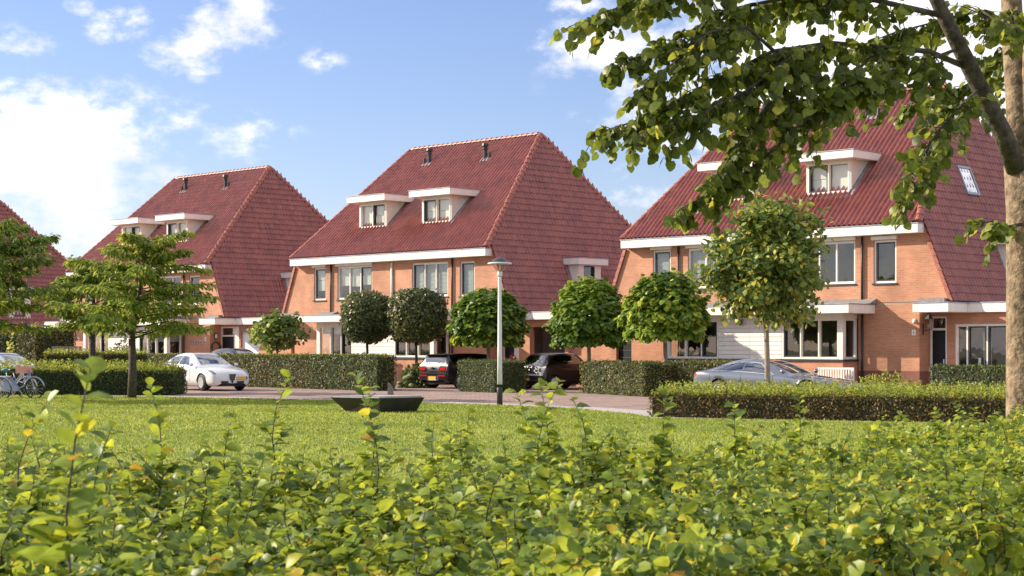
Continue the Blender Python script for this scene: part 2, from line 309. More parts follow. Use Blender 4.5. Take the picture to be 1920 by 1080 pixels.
# ---------------------------------------------------------------- ground
def sheet(name, pts, z, mat):
    me = bpy.data.meshes.new(name); me.from_pydata([(x, y, z) for x, y in pts], [], [list(range(len(pts)))]); me.materials.append(MATS[mat])
    bm = bmesh.new(); bm.from_mesh(me); bmesh.ops.triangulate(bm, faces=bm.faces)
    for f in bm.faces:
        f.normal_update()
        if f.normal.z < 0: f.normal_flip()
    bm.to_mesh(me); bm.free()
    return tag(link(name, me), None, kind='structure')
sheet('ground', [(-1500, -300), (1500, -300), (1500, 2000), (-1500, 2000)], -.02, 'ground_far')
EDGE = [(-60, 72), (-30, 62.8), (-17.8, 58.6), (-11.8, 56.1), (-5, 51.9), (-.6, 48.1), (1.7, 45), (2.9, 41.5), (3.3, 38.8)]
PATH = [(-60, 74), (-30, 64.6), (-17.4, 60.1), (-11.2, 57.4), (-4.4, 53.0), (.1, 49.0), (2.7, 45.6), (4.3, 42), (4.8, 39)]
sheet('road', [(-60, 73), (-30, 63.5), (-17.6, 59.2), (-11.5, 56.6), (-4.7, 52.4), (-.2, 48.4), (2.2, 45.2), (3.6, 41.6), (4, 38.7), (60, 0), (120, 40), (60, 150), (-120, 190), (-120, 90)], 0, 'paver')
sheet('footpath', EDGE+PATH[::-1], .006, 'concrete_tile')
LAWN = EDGE+[(12, 35.2), (40, 20), (40, -10), (-60, -10)]
sheet('lawn', LAWN, .012, 'lawn_soil')
def inpoly(P, poly):
    x, y = P[:, 0], P[:, 1]; r = np.zeros(len(P), bool); j = len(poly)-1
    for i in range(len(poly)):
        xi, yi = poly[i]; xj, yj = poly[j]
        if yi != yj: r ^= ((yi > y) != (yj > y)) & (x < (xj-xi)*(y-yi)/(yj-yi)+xi)
        j = i
    return r
def grass():
    n = 330000
    Y = 7+51.5*RNG.random(n)**.8; X = (RNG.random(n)-.5)*2*(Y*.325+1.2); P = np.stack([X, Y], 1); P = P[inpoly(P, LAWN)]; n = len(P)
    h = .022+.03*RNG.random(n); w = .004+.00022*P[:, 1]; a = RNG.random(n)*6.283; t = RNG.normal(size=(n, 2))*.018
    V = np.zeros((n, 3, 3)); z0 = .012
    V[:, 0, 0] = P[:, 0]-np.cos(a)*w; V[:, 0, 1] = P[:, 1]-np.sin(a)*w; V[:, 1, 0] = P[:, 0]+np.cos(a)*w; V[:, 1, 1] = P[:, 1]+np.sin(a)*w; V[:, :2, 2] = z0
    V[:, 2, :2] = P+t; V[:, 2, 2] = z0+h
    pn = .5+.25*np.sin(P[:, 0]*.9+np.sin(P[:, 1]*.5)*2)+.2*np.sin(P[:, 1]*1.7+P[:, 0]*.6)
    pn = pn+.35*np.sin(P[:, 0]*.31+1.3*np.sin(P[:, 1]*.23))*np.sin(P[:, 1]*.37+P[:, 0]*.12); lr = np.clip(RNG.random(n)*.6+pn*.42-.04, 0, .999)
    tag(link('grass', rawmesh('grass', V.reshape(-1, 3), np.arange(3*n).reshape(-1, 3), 'grass_blade', np.repeat(lr, 3))), 'short mown green grass covering the lawn', 'grass', kind='stuff')
grass()
n = 900; XY = np.stack([RNG.uniform(-16, 12, n), RNG.uniform(9, 56, n)], 1); XY = XY[inpoly(XY, LAWN)]; n = len(XY)
leaves('fallen_leaves', np.concatenate([XY, np.full((n, 1), .045)], 1), rdir(n)*np.array([1, 1, .15]), rdir(n)*.3+np.array([0, 0, 1]), .05+.04*RNG.random(n), T_OVAL, 'leaf_hedge_brown')['label'] = 'fallen brown leaves scattered over the lawn'
bpy.data.objects['fallen_leaves']['category'] = 'leaves'
# ---------------------------------------------------------------- houses
ZE = 6.1; HW = 13.75; RD = 6.03; RZ = 11.85; RS = 2.33; ZB = 3.3
AF = math.atan2(RZ-ZE, RD); AS = math.atan2(RZ-ZE, RS); XB = (ZE-ZB)/math.tan(AS)
TW, TC = .22, .315
prof = [(0, .004), (.035, -.006), (.085, .0), (.11, .034), (.138, .07), (.168, .07), (.196, .034), (.224, .0)]
def tile_arrays(step, lip, amp):
    v = [(x, -.02, z*amp+step) for x, z in prof]+[(x, TC+.03, z*amp+.002) for x, z in prof]; n = len(prof); f = [(i, i+1, n+i+1, n+i) for i in range(n-1)]
    if lip: v += [(x, -.018, z*amp) for x, z in prof]; f += [(2*n+i, 2*n+i+1, i+1, i) for i in range(n-1)]
    return np.array(v), np.array(f)
TILES = {'f': tile_arrays(.016, False, 1.35), 's': tile_arrays(.044, False, 1.1)}
TILE_ME = rawmesh('tile', *TILES['s'], 'tile')
def hip_mesh():
    m = MB(); seg = 8; vs = []
    for (y, r, z) in ((0, .138, .02), (.02, .142, .022), (.36, .128, .0)):
        for k in range(seg+1):
            w = math.pi*k/seg; vs.append((r*math.cos(w), y, z+r*.85*math.sin(w)-.02))
    fs = [(i*(seg+1)+k, i*(seg+1)+k+1, (i+1)*(seg+1)+k+1, (i+1)*(seg+1)+k) for i in range(2) for k in range(seg)]+[list(range(seg+1))]
    m.add(vs, fs); return m.mesh('ridge_tile', 'ridge_tile')
HIP_ME = hip_mesh()
def frame_mat(o, x, y, z): return Matrix(((x[0], y[0], z[0], o[0]), (x[1], y[1], z[1], o[1]), (x[2], y[2], z[2], o[2]), (0, 0, 0, 1)))
def wallp(m, u0, u1, v0, v1, holes, w0, w1, xf):
    us = sorted({u0, u1, *[q for h in holes for q in h[:2]]}); vs = sorted({v0, v1, *[q for h in holes for q in h[2:]]})
    for a, b in zip(us, us[1:]):
        for c, d in zip(vs, vs[1:]):
            cu, cv = (a+b)/2, (c+d)/2
            if a < u0-1e-6 or b > u1+1e-6 or c < v0-1e-6 or d > v1+1e-6: continue
            if any(h[0] < cu < h[1] and h[2] < cv < h[3] for h in holes): continue
            m.box(a, b, w0, w1, c, d, xf)
def window(parent, xf, u0, u1, v0, v1, cells, name='window', flat=False, sill=True, roller=0, blind=None, fmat='white_paint', fw=.075, rec=.05):
    """xf(u, outward, v); cells: (share, dark sash?)"""
    f = MB(); a, b = -.13, -rec
    f.box(u0, u0+fw, a, b, v0, v1, xf); f.box(u1-fw, u1, a, b, v0, v1, xf); f.box(u0+fw, u1-fw, a, b, v0, v0+fw, xf); f.box(u0+fw, u1-fw, a, b, v1-fw, v1, xf)
    tot = sum(c[0] for c in cells); u = u0+fw; span = u1-u0-2*fw; mw = .055; cs = []
    for i, c in enumerate(cells):
        w = span*c[0]/tot; p, q = u, u+w
        if i > 0: p += mw/2
        if i < len(cells)-1:
            q -= mw/2; f.box(q, q+mw, a, b, v0+fw, v1-fw, xf)
        cs.append((p, q, c[1])); u += w
    fo = f.build('window_frame' if flat else name, fmat, parent, bevel=.006); par = parent if flat else fo
    for p, q, dk in cs:
        sw = .055; c, d = v0+fw, v1-fw; s = MB(); a2, b2 = -.125, -rec-.012
        if dk is None: sw = .012
        s.box(p, p+sw, a2, b2, c, d, xf); s.box(q-sw, q, a2, b2, c, d, xf); s.box(p+sw, q-sw, a2, b2, c, c+sw, xf); s.box(p+sw, q-sw, a2, b2, d-sw, d, xf)
        s.build('sash', 'dark_frame' if dk else fmat, par)
        MB().quad(xf(p+sw, -.1, c+sw), xf(q-sw, -.1, c+sw), xf(q-sw, -.1, d-sw), xf(p+sw, -.1, d-sw)).build('pane', 'pane_glass', par)
        if blind:
            col, frac = blind[0], blind[1]*random.uniform(.93, 1.05)
            bl = MB(); zb = d-(d-c)*min(1, frac)
            k = max(1, int((d-zb)/(.09 if col == 'blind' else .5))); 
            for i in range(k):
                z0 = zb+(d-zb)*i/k; bl.box(p+.01, q-.01, -.205+.012*(i % 2), -.195+.012*(i % 2), z0, z0+(d-zb)/k*.97, xf)
            bl.build('blind', col, par)
    if sill: MB().box(u0-.05, u1+.05, -.1, .05, v0-.06, v0-.002, xf).build('sill', 'dark_frame', par)
    if roller: MB().box(u0-.06, u1+.06, -.02, .12, v1+.012, v1+.012+roller, xf).build('roller_box', 'white_paint', par, bevel=.02)
    return fo
def text_mesh(s, size, depth, mat, name):
    cu = bpy.data.curves.new('t', 'FONT'); cu.body = s; cu.size = size; cu.extrude = depth; cu.align_x = 'CENTER'
    o = bpy.data.objects.new('t', cu); COL.objects.link(o); dg = bpy.context.evaluated_depsgraph_get(); me = bpy.data.meshes.new_from_object(o.evaluated_get(dg)); bpy.data.objects.remove(o)
    me.name = name; me.materials.clear(); me.materials.append(MATS[mat]); return me
def house(loc, label, key, pieces):
    H = thing('house', label, 'house', (loc[0], loc[1], 0), -TH)
    cx = -HW/2; mi = lambda x: -HW-x
    fr = lambda y: (lambda u, w, v: (u, y-w, v))
    WIN1 = [(-12.42, -11.50, 4.02, 5.62), (-10.62, -8.08, 4.02, 5.62), (-5.28, -2.86, 4.02, 5.60), (-2.08, -1.14, 4.0, 5.56)]
    # brick walls
    m = MB()
    wallp(m, -HW+.02, -.02, ZB, ZE-.12, WIN1, -.3, 0, fr(.4))
    for s in (0, 1):
        X = (lambda x: x) if s == 0 else mi
        m.poly([(X(-.02), .4, ZE-.12), (X(-.02), .4, ZB), (X(XB-.03), .4, ZB), (X(.03), .4, ZE-.12)], (0, .3, 0))
    m.build('wall', 'brick_orange', H)
    m = MB()
    for s in (0, 1):
        X = (lambda a, b: (a, b)) if s == 0 else (lambda a, b: (mi(b), mi(a)))
        m = MB(); m.box(*X(-2.72, -.2), .4, .7, .82, ZB-.08); m.box(*X(-.5, -.2), .7, 1.04, .82, 2.95); m.build('wall', 'brick_orange', H)
        m = MB(); m.box(*X(-2.72, -.195), .395, .7, 0, .82); m.box(*X(-.5, -.195), .7, 1.04, 0, .82); m.build('plinth', 'brick_dark', H)
    # rear and inside
    m = MB(); m.box(-HW-1.1, 1.1, 11.4, 11.7, 0, ZE); m.box(-HW-1.1, XB-.05, .42, 11.4, ZB-.09, ZB-.01); m.box(cx-.1, cx+.1, .75, 11.4, 0, ZE); m.box(-HW+.3, -.3, 4.0, 4.1, 0, ZE-.3); m.box(-.6, -.5, 1.4, 11.4, 0, 3.2); m.box(mi(-.5), mi(-.6), 1.4, 11.4, 0, 3.2)
    m.build('inner_wall', 'room', H)
    # windows upstairs
    o = key
    bl = {'A': ('blind', .6), 'B': ('blind', .62), 'C': None, 'D': None}[key]
    rl = .14 if key in 'BC' else 0
    xf = fr(.4)
    window(H, xf, *WIN1[0], [(1, True)], roller=rl, blind=('curtain', .75) if key == 'B' else ('blind', .95) if key == 'C' else None)
    window(H, xf, *WIN1[1], [(1, None), (1, None), (1, True)], roller=rl, blind=('curtain', .62) if key == 'B' else ('blind', 1) if key == 'C' else None)
    window(H, xf, *WIN1[2], [(1, True), (1, None), (1, None)], roller=rl if key == 'C' else 0, blind=('blind', 1) if key == 'B' else None)
    window(H, xf, *WIN1[3], [(1, True)], roller=rl if key == 'C' else 0, blind=('blind', 1) if key == 'B' else None)
    # bay with white boards in the middle
    YB = -.6; x0, x1 = -11.0, -2.75
    m = MB(); m.box(x0, x1, YB, YB+.25, 0, 1.16); m.box(x0, x0+.25, YB+.25, .4, 0, 1.16); m.box(x1-.25, x1, YB+.25, .4, 0, 1.16); m.build('bay_plinth', 'brick_orange', H)
    m = MB(); m.box(x0-.06, x1+.06, YB-.06, .4, 1.16, 1.23); m.build('bay_sill', 'dark_frame', H)
    m = MB(); m.box(x0, x1, YB, YB+.2, 2.74, 2.9); m.box(x0, x0+.2, YB+.2, .4, 2.74, 2.9); m.box(x1-.2, x1, YB+.2, .4, 2.74, 2.9)
    for q in (x0, x1-.16): m.box(q, q+.16, YB+.003, YB+.16, 1.23, 2.74)
    m.build('bay_frame', 'white_paint', H)
    bx = {'A': ('blind', .5), 'B': ('curtain', .25), 'C': None, 'D': None}[key]
    window(H, fr(YB), -5.40, x1-.16, 1.235, 2.735, [(.9, True), (.95, None), (.95, None)], sill=False, blind=bx, rec=.0)
    window(H, fr(YB), x0+.16, -8.35, 1.235, 2.735, [(.95, None), (.95, None), (.9, True)], sill=False, blind=bx, rec=.0)
    window(H, lambda u, w, v: (x1+w, u, v), YB+.16, .39, 1.235, 2.735, [(1, None)], sill=False, rec=.02, blind=bx)
    MB().box(-8.34, -5.41, YB+.04, YB+.12, 1.235, 2.735).build('board_backing', 'cream_board', H)
    n = 9; hh = 1.5/n
    for c in ((-8.34, cx-.004), (cx+.004, -5.41)):
        pl = MB().box(c[0], c[1], YB, YB+.04, 0, hh-.014).mesh('plank', 'plank_white', bevel=.004)
        for i in range(n): q = link('plank', pl, H); q.location.z = 1.24+i*hh
    # canopies
    m = MB(); m.box(-11.73, -2.02, -1.35, .4, 2.9, 3.22); m.build('bay_canopy', 'white_paint', H, bevel=.008)
    m = MB(); m.box(-11.76, -1.99, -1.38, .4, 3.222, 3.25); m.build('canopy_edge', 'lead', H)
    for a, b in ((-11.9, -10.6), (-9.6, -1.95)): MB().poly([(a, .395, 3.26), (a, -.1, 3.26), (a, .395, 3.45)], (b-a, 0, 0)).build('flashing', 'slate_flash', H)
    for s in (0, 1):
        X = (lambda a, b: (a, b)) if s == 0 else (lambda a, b: (mi(b), mi(a)))
        a, b = X(.05, 1.45); MB().box(a, b, -.5, 1.1, 2.9, 3.22).build('porch_canopy', 'white_paint', H, bevel=.008)
        a, b = X(.02, 1.48); MB().box(a, b, -.53, 1.1, 3.222, 3.25).build('canopy_edge', 'lead', H)
        a, b = X(-.1, .95); MB().box(a, b, .1, .398, 3.252, 3.40).build('flashing', 'slate_flash', H)
        a, b = X(1.452, 3.94); MB().box(a, b, .85, 1.08, 2.9, 3.22).build('garage_fascia', 'white_paint', H, bevel=.008)
        MB().box(a, b, .83, 11.4, 3.222, 3.26).build('garage_roof', 'lead', H)
        # garage / entrance front
        holes, kind = pieces[s]
        hs = [(*X(h[0], h[1]), h[2], h[3]) for h in holes]
        m = MB(); a, b = X(-.2, 3.94); wallp(m, a, b, 0, 2.9, hs, -.3, 0, fr(1.05)); m.build('wall', 'brick_orange', H); a, b = X(3.7, 3.94); MB().box(a, b, 1.36, 11.4, 0, 3.2).build('wall', 'brick_orange', H)
        for h, k in zip(hs, kind):
            g = fr(1.05)
            if k == 'door':
                d = MB(); d.box(h[0], h[0]+.07, -.14, -.03, 0, h[3], g); d.box(h[1]-.07, h[1], -.14, -.03, 0, h[3], g); d.box(h[0]+.07, h[1]-.07, -.14, -.03, h[3]-.07, h[3], g); d.box(h[0]+.07, h[1]-.07, -.14, -.03, 2.28, 2.36, g)
                fo = d.build('door_frame', 'white_paint', H, bevel=.006)
                MB().box(h[0]+.072, h[1]-.072, -.12, -.07, .02, 2.275, g).build('door_leaf', 'door_dark', fo)
                MB().box(h[0]+.072, h[1]-.072, -.10, -.09, 2.365, h[3]-.072, g).build('pane', 'pane_glass', fo)
                MB().box(h[0]+.072, h[1]-.072, -.16, -.14, 2.365, h[3]-.072, g).build('transom_backing', 'door_dark', fo)
                MB().box(h[1]-.16, h[1]-.11, -.07, -.02, .95, 1.25, g).build('door_handle', 'steel', fo)
                MB().box(h[0]+.14, h[0]+.34, -.07, -.06, 1.0, 1.06, g).build('letter_slot', 'steel', fo)
            elif k == 'glass':
                fo = window(H, g, h[0], h[1], .02, h[3], [(.5, None), (1, True), (1.1, True)], name='glazed_door', sill=False, rec=.03, fw=.085)
                MB().box(h[0]+.9, h[0]+1.0, -.05, -.02, 1.0, 1.3, g).build('door_handle', 'steel', fo)
                cu = MB(); 
                for i in range(10): cu.tube([g(h[0]+.95+.03*i, -.45-.02*(i % 2), .1), g(h[0]+.85+.03*i, -.45-.02*(i % 2), 2.2)], .02, 5)
                cu.build('drape', 'curtain', fo)
            elif k == 'white':
                MB().box(h[0], h[1], -.2, -.13, 0, h[3], g).build('garage_door_or_back', 'garage_white', H)
                MB().box(h[0]-.0, h[1], -.14, .0, h[3]+.002, h[3]+.3, g).build('door_lintel', 'white_paint', H)
            elif k == 'dark':
                MB().box(h[0], h[1], -5.06, -5.0, 0, h[3], g).build('garage_door_or_back', 'door_dark', H)  # no door here: near-black panel deep in the open carport, shade put into its colour
            elif k == 'side':
                MB().box(h[0], h[1], -.14, -.05, 0, h[3], g).build('side_panel', 'white_paint', H)
            elif k == 'gate':
                go = MB().box(h[0], h[1], -.2, -.15, 0, h[3], g).build('side_door', 'door_dark', H)
                for i in range(7): MB().box(h[0]+.08, h[1]-.08, -.15, -.135, .35+i*.3, .37+i*.3, g).build('door_strip', 'grey_frame', go)
    # gutter board, pipes
    MB().box(-HW, 0, -.06, .39, ZE-.36, ZE-.03).build('fascia', 'white_paint', H, bevel=.008)
    MB().box(-HW-.03, .03, -.09, .39, ZE-.028, ZE+.0).build('gutter_edge', 'lead', H)
    for x in (-11.06, -2.53):
        MB().tube([(x, .34, ZE-.36), (x, .34, 3.42)], .045, 8).build('downpipe', 'black_pipe', H, True)
        MB().tube([(x, .34, 2.9), (x, .34, .0)], .045, 8).build('downpipe', 'black_pipe', H, True)
    MB().tube([(-6.62, .35, ZE-.42), (-6.62, .35, 3.5)], .055, 8).build('downpipe', 'white_paint', H, True)
    # roof
    V = [(-HW, 0, ZE), (0, 0, ZE), (-RS, RD, RZ), (-HW+RS, RD, RZ), (0, 2*RD, ZE), (-HW, 2*RD, ZE), (XB, .34, ZB), (XB, 2*RD-.34, ZB), (-HW-XB, .34, ZB), (-HW-XB, 2*RD-.34, ZB), (0, .34, ZE), (0, 2*RD-.34, ZE), (-HW, .34, ZE), (-HW, 2*RD-.34, ZE)]
    me = bpy.data.meshes.new('roof'); me.from_pydata(V, [], [(0, 1, 2, 3), (4, 5, 3, 2), (1, 10, 11, 4, 2), (10, 6, 7, 11), (5, 13, 12, 0, 3), (13, 9, 8, 12)]); me.materials.append(MATS['tile']); roof = link('roof', me, H)
    faces = [((-HW, 0, ZE), (1, 0, 0), (0, math.cos(AF), math.sin(AF)), 'f'), ((XB, .34, ZB), (0, 1, 0), (-math.cos(AS), 0, math.sin(AS)), 's')]
    LF = math.hypot(RD, RZ-ZE); LS = (RZ-ZB)/math.sin(AS)
    hipn = Vector((RD, RS, 0)).normalized()
    single = []
    for O, U, S, k in faces:
        TV, TF = TILES[k]
        O, U, S = Vector(O), Vector(U), Vector(S); N = U.cross(S); Ms = []
        for r in range(int((LF if k == 'f' else LS)/TC)+1):
            b = r*TC
            nc = int((HW if k == 'f' else 2*RD)/TW)+3
            for c in range(-3, nc):
                a = c*TW; p = O+U*(a+TW/2)+S*(b+TC/2)
                if p.z > RZ-.05: continue
                if k == 'f':
                    t = b/LF
                    if not (RS*t-.3 < a < HW-RS*t+.1): continue
                else:
                    if p.z < ZE+.05:
                        if not (.33 <= p.y <= 2*RD-.34): continue
                    else:
                        t = (p.z-ZE)/(RZ-ZE)
                        if not (RD*t-.35 < p.y < 2*RD-RD*t+.35): continue
                base = O+U*(a+random.gauss(0, .003))+S*(b+random.gauss(0, .0025))+N*(.012+random.random()*.006); Ms.append((base, p))
        if key in 'BC' and k == 's':
            lim = 300; Cl = H.matrix_world
            ok = [q for q in Ms if (q[1].z < ZE-.1 or (RD*(q[1].z-ZE)/(RZ-ZE)+.5 < q[1].y)) and q[1].y < (6.6 if key == 'C' else 9)]
            if key == 'B': ok = [q for q in ok if q[1].z > 4.1 and not (4.7 < q[1].y < 7)]
            else: ok = [q for q in ok if not (4.2 < q[1].y and q[1].z < 5.9)]
            ok.sort(key=lambda q: q[1].y+abs(q[1].z-5.6)*1.0); ok = ok[:lim]; ids = {id(q) for q in ok}
            for q in ok:
                t = link('tile', TILE_ME, roof); t.matrix_local = frame_mat(q[0], U, S, N)
            Ms = [q for q in Ms if id(q) not in ids]
        n = len(Ms); B = np.array([q[0] for q in Ms]); k0 = len(TV)
        basis = np.array([U, S, N]); V = B[:, None, :]+(TV@basis)[None]
        Fq = (TF[None]+(np.arange(n)*k0)[:, None, None]).reshape(-1, 4)
        me = rawmesh('tiles', V.reshape(-1, 3), Fq, 'tile', np.repeat(RNG.random(n), k0))
        bm = bmesh.new(); bm.from_mesh(me)
        def cut(co, no):
            bmesh.ops.bisect_plane(bm, geom=list(bm.verts)+list(bm.edges)+list(bm.faces), plane_co=co, plane_no=no, clear_outer=True)
        if k == 'f': cut((0, 0, ZE), hipn); cut((-HW, 0, ZE), Vector((-RD, RS, 0)))
        else: cut((0, 0, ZE), -hipn); cut((0, 2*RD, ZE), Vector((-RD, RS, 0)))
        bm.to_mesh(me); bm.free(); o2 = link('tiles', me, roof); o2['kind'] = 'stuff'
    # ridge and hip tiles
    def run(a, b, n1):
        a, b = Vector(a), Vector(b); d = (b-a); L = d.length; d.normalize(); n1 = (Vector(n1)-d*d.dot(Vector(n1))).normalized(); x = d.cross(n1)
        k = int(L/.335)
        if key in 'AD':
            mm = MB(); src = [Vector(v.co) for v in HIP_ME.vertices]; fs = [list(p.vertices) for p in HIP_ME.polygons]
            for i in range(k): M = frame_mat(a+d*(L/k*i), x, d, n1); mm.add([M@v for v in src], fs)
            q = mm.build('ridge_tiles', 'ridge_tile', roof); q['kind'] = 'stuff'; return
        for i in range(k): t = link('ridge_tile', HIP_ME, roof); t.matrix_local = frame_mat(a+d*(L/k*i), x, d, n1)
    nf = Vector((0, -math.sin(AF), math.cos(AF))); ns = Vector((math.sin(AS), 0, math.cos(AS))); nl = Vector((-ns.x, 0, ns.z)); nb = Vector((0, -nf.y, nf.z))
    up = Vector((0, 0, .03))
    run(Vector((0, 0, ZE))+up, Vector((-RS, RD, RZ))+up, nf+ns); run(Vector((0, 2*RD, ZE))+up, Vector((-RS, RD, RZ))+up, nb+ns)
    run(Vector((-HW, 0, ZE))+up, Vector((-HW+RS, RD, RZ))+up, nf+nl); run(Vector((-RS-.1, RD, RZ+.03)), Vector((-HW+RS, RD, RZ+.03)), Vector((0, 0, 1)))
    # verge tiles beside the first floor wall
    for s in (0, 1):
        n = 9
        for i in range(n):
            z0 = ZB+.02+i*(ZE-.4-ZB)/n; z1 = z0+(ZE-.4-ZB)/n-.012
            f = lambda z, e: (XB-(z-ZB)/math.tan(AS)+e)
            e0, e1 = (-.13, .02)
            P = [(f(z0, e0), .31, z0), (f(z0, e1+.02), .31, z0), (f(z1, e1), .31, z1), (f(z1, e0), .31, z1)]
            if s: P = [(mi(p[0]), p[1], p[2]) for p in P]
            MB().poly(P, (0, .085, 0)).build('verge_tile', 'ridge_tile', H)
    # front dormers
    for ci, cxd in enumerate((-9.17, -4.68)):
        x0, x1 = cxd-1.0, cxd+1.0; yf = 1.42; z0 = ZE+yf*math.tan(AF)-.02; z1 = 8.74
        yr = lambda z: (z-ZE)/math.tan(AF)
        D = MB()
        for xa, xb in ((x0, x0+.14), (x1-.14, x1)): D.poly([(xa, yf, z0-.1), (xa, yr(z1)+.1, z1), (xa, yf, z1)], (xb-xa, 0, 0))
        D.box(x0+.14, x1-.14, yf, yf+.12, z0-.1, z0+.07); D.box(x0+.14, x1-.14, yf, yf+.12, z1-.06, z1)
        D = D.build('dormer', 'cream_board', H)
        MB().box(x0-.36, x1+.42, .9, yr(z1+.3)+.05, z1+.002, z1+.30).build('dormer_roof', 'white_paint', D, bevel=.008)
        MB().box(x0-.39, x1+.45, .87, yr(z1+.3)+.05, z1+.302, z1+.33).build('roof_edge', 'lead', D)
        window(D, fr(yf), x0+.06, x1-.06, z0+.07, z1-.06, [(1, None), (1, True)] if ci == 0 else [(1, True), (1, None)], flat=True, sill=False, rec=-.02, blind=('shade_cream', 1))
        wv = MB(); pts = []
        for i in range(25):
            x = x0-.1+(x1-x0+.2)*i/24; e = .03*(1 if i % 2 else 0); y = yf-.24+e*.0; pts.append((x, y, ZE+y*math.tan(AF)+.05+e))
        top = [(p[0], yf+.01, z0+.06) for p in pts]; n = len(pts)
        wv.add(pts+top, [(i, i+1, n+i+1, n+i) for i in range(n-1)]); wv.build('flashing', 'lead', D)
        zf = lambda y: ZE+y*math.tan(AF)+.07
        MB().poly([(x1, yf-.1, zf(yf-.1)), (x1+.14, yf-.14, zf(yf-.14)), (x1+.14, yr(z1)+.0, zf(yr(z1))), (x1, yr(z1), zf(yr(z1))+.06)], (0, 0, .03)).build('flashing', 'lead', D)
        if ci == 0: MB().tube([(x1+.28, 2.2, z1-.12), (x1+.28, 2.2, z1)], .025, 6).build('outlet_pipe', 'white_paint', D)
    # side dormer, right
    dy0, dy1, dx = 5.0, 6.55, 1.02; zt = 5.5
    xr = lambda z: XB-(z-ZB)/math.tan(AS)
    zb = ZB+(XB-dx)*math.tan(AS)
    D = MB()
    for a, b in ((dy0, dy0+.08), (dy1-.08, dy1)): D.poly([(dx, a, zb), (dx, a, zt), (xr(zt)-.1, a, zt), (dx-.12, a, zb)], (0, b-a, 0))
    D.box(dx-.1, dx, dy0+.08, dy0+.3, zb, zt); D.box(dx-.1, dx, dy1-.4, dy1-.08, zb, zt); D.box(dx-.1, dx, dy0+.3, dy1-.4, zb, zb+.15)
    D = D.build('side_dormer', 'cream_board', H)
    MB().box(xr(zt+.3)-.1, dx+.2, dy0-.22, dy1+.3, zt+.002, zt+.30).build('dormer_roof', 'white_paint', D, bevel=.008)
    MB().box(xr(zt+.3)-.1, dx+.22, dy0-.24, dy1+.32, zt+.302, zt+.33).build('roof_edge', 'lead', D)
    window(D, lambda u, w, v: (dx+w, u, v), dy0+.3, dy1-.4, zb+.15, zt, [(1, True)], flat=True, sill=False, rec=-.01, fw=.04)
    MB().poly([(xr(zt)+.09, dy0-.13, zt), (xr(zt)+.09, dy0-.0, zt), (xr(zb)+.09, dy0-.0, zb-.05), (xr(zb)+.09, dy0-.13, zb-.05)], (.03, 0, .012)).build('flashing', 'lead', D)
    # vents near the ridge
    for x, y in ((-8.98, 5.0), (-4.95, 4.9)):
        z = ZE+y*math.tan(AF); vp = MB().tube([(x, y, z-.1), (x, y, z+.62)], .1, 10); vp.lathe([(.15, 0), (.17, .05), (.15, .16), (.0, .18)], (x, y, z+.62), 10); vp.lathe([(.15, .0), (.15, .05)], (x, y, z+.5), 10)
        vo = vp.build('vent_pipe', 'black_pipe', H, False)
        sx = .34 if x > -6 else -.3
        MB().tube([(x+sx, y-.05, z-.2), (x+sx, y-.05, z+.32)], [.09, .055], 8).build('small_vent', 'black_pipe', vo)
        N = Vector((0, -math.sin(AF), math.cos(AF))); S = Vector((0, math.cos(AF), math.sin(AF))); c = Vector((x+sx*.4, y, z))+N*.085
        MB().add([c+Vector((-.32, 0, 0))-S*.22, c+Vector((.32, 0, 0))-S*.22, c+Vector((.32, 0, 0))+S*.12, c+Vector((-.32, 0, 0))+S*.12], [(0, 1, 2, 3)]).build('flashing', 'lead', vo)
    if key == 'C':
        O = Vector((xr(7.36), 4.2, 7.36)); U = Vector((0, 1, 0)); S = Vector((-math.cos(AS), 0, math.sin(AS))); N = U.cross(S); M = frame_mat(O+N*.06, U, S, N)
        f = MB(); w, h = .98, 1.2
        for b in ((0, .08, 0, h), (w-.08, w, 0, h), (.08, w-.08, 0, .1), (.08, w-.08, h-.1, h)): f.box(b[0], b[1], b[2], b[3], 0, .09)
        so = f.build('skylight', 'lead', H); so.matrix_local = M
        MB().box(.08, w-.08, .1, h-.1, .05, .06).build('pane', 'roof_glass', so)
    return H
LBL = 'house with red tiled hip roof, '
open1 = [(.0, .75, 0, 2.72), (.75, 1.0, 0, 2.72), (1.65, 3.72, 0, 2.58)]
HB = house((-1.139, 74.23), 'middle red roofed orange brick semi detached house behind the lamp post', 'B', [(open1, ['door', 'side', 'dark']), ([(1.0, 1.28, 0, 2.2)], ['gate'])])
HC = house((14.40, 59.48), 'right hand orange brick house with a skylight in its red roof, behind the young tree', 'C', [([(-.16, .52, 0, 2.78), (.84, 3.0, 0, 2.5)], ['door', 'glass']), ([(.22, 1.18, 0, 2.35)], ['gate'])])
HA = house((-16.176, 88.81), 'smaller looking orange brick house behind the cherry trees and white car', 'A', [([(-.16, 1.05, 0, 2.8), (1.05, 1.45, 0, 2.8), (1.6, 3.7, 0, 2.5)], ['door', 'side', 'white']), ([(1.0, 1.28, 0, 2.2)], ['gate'])])
HD = house((-37.9, 109.8), 'far left house of which only the purple red side roof shows', 'D', [([], []), ([], [])])
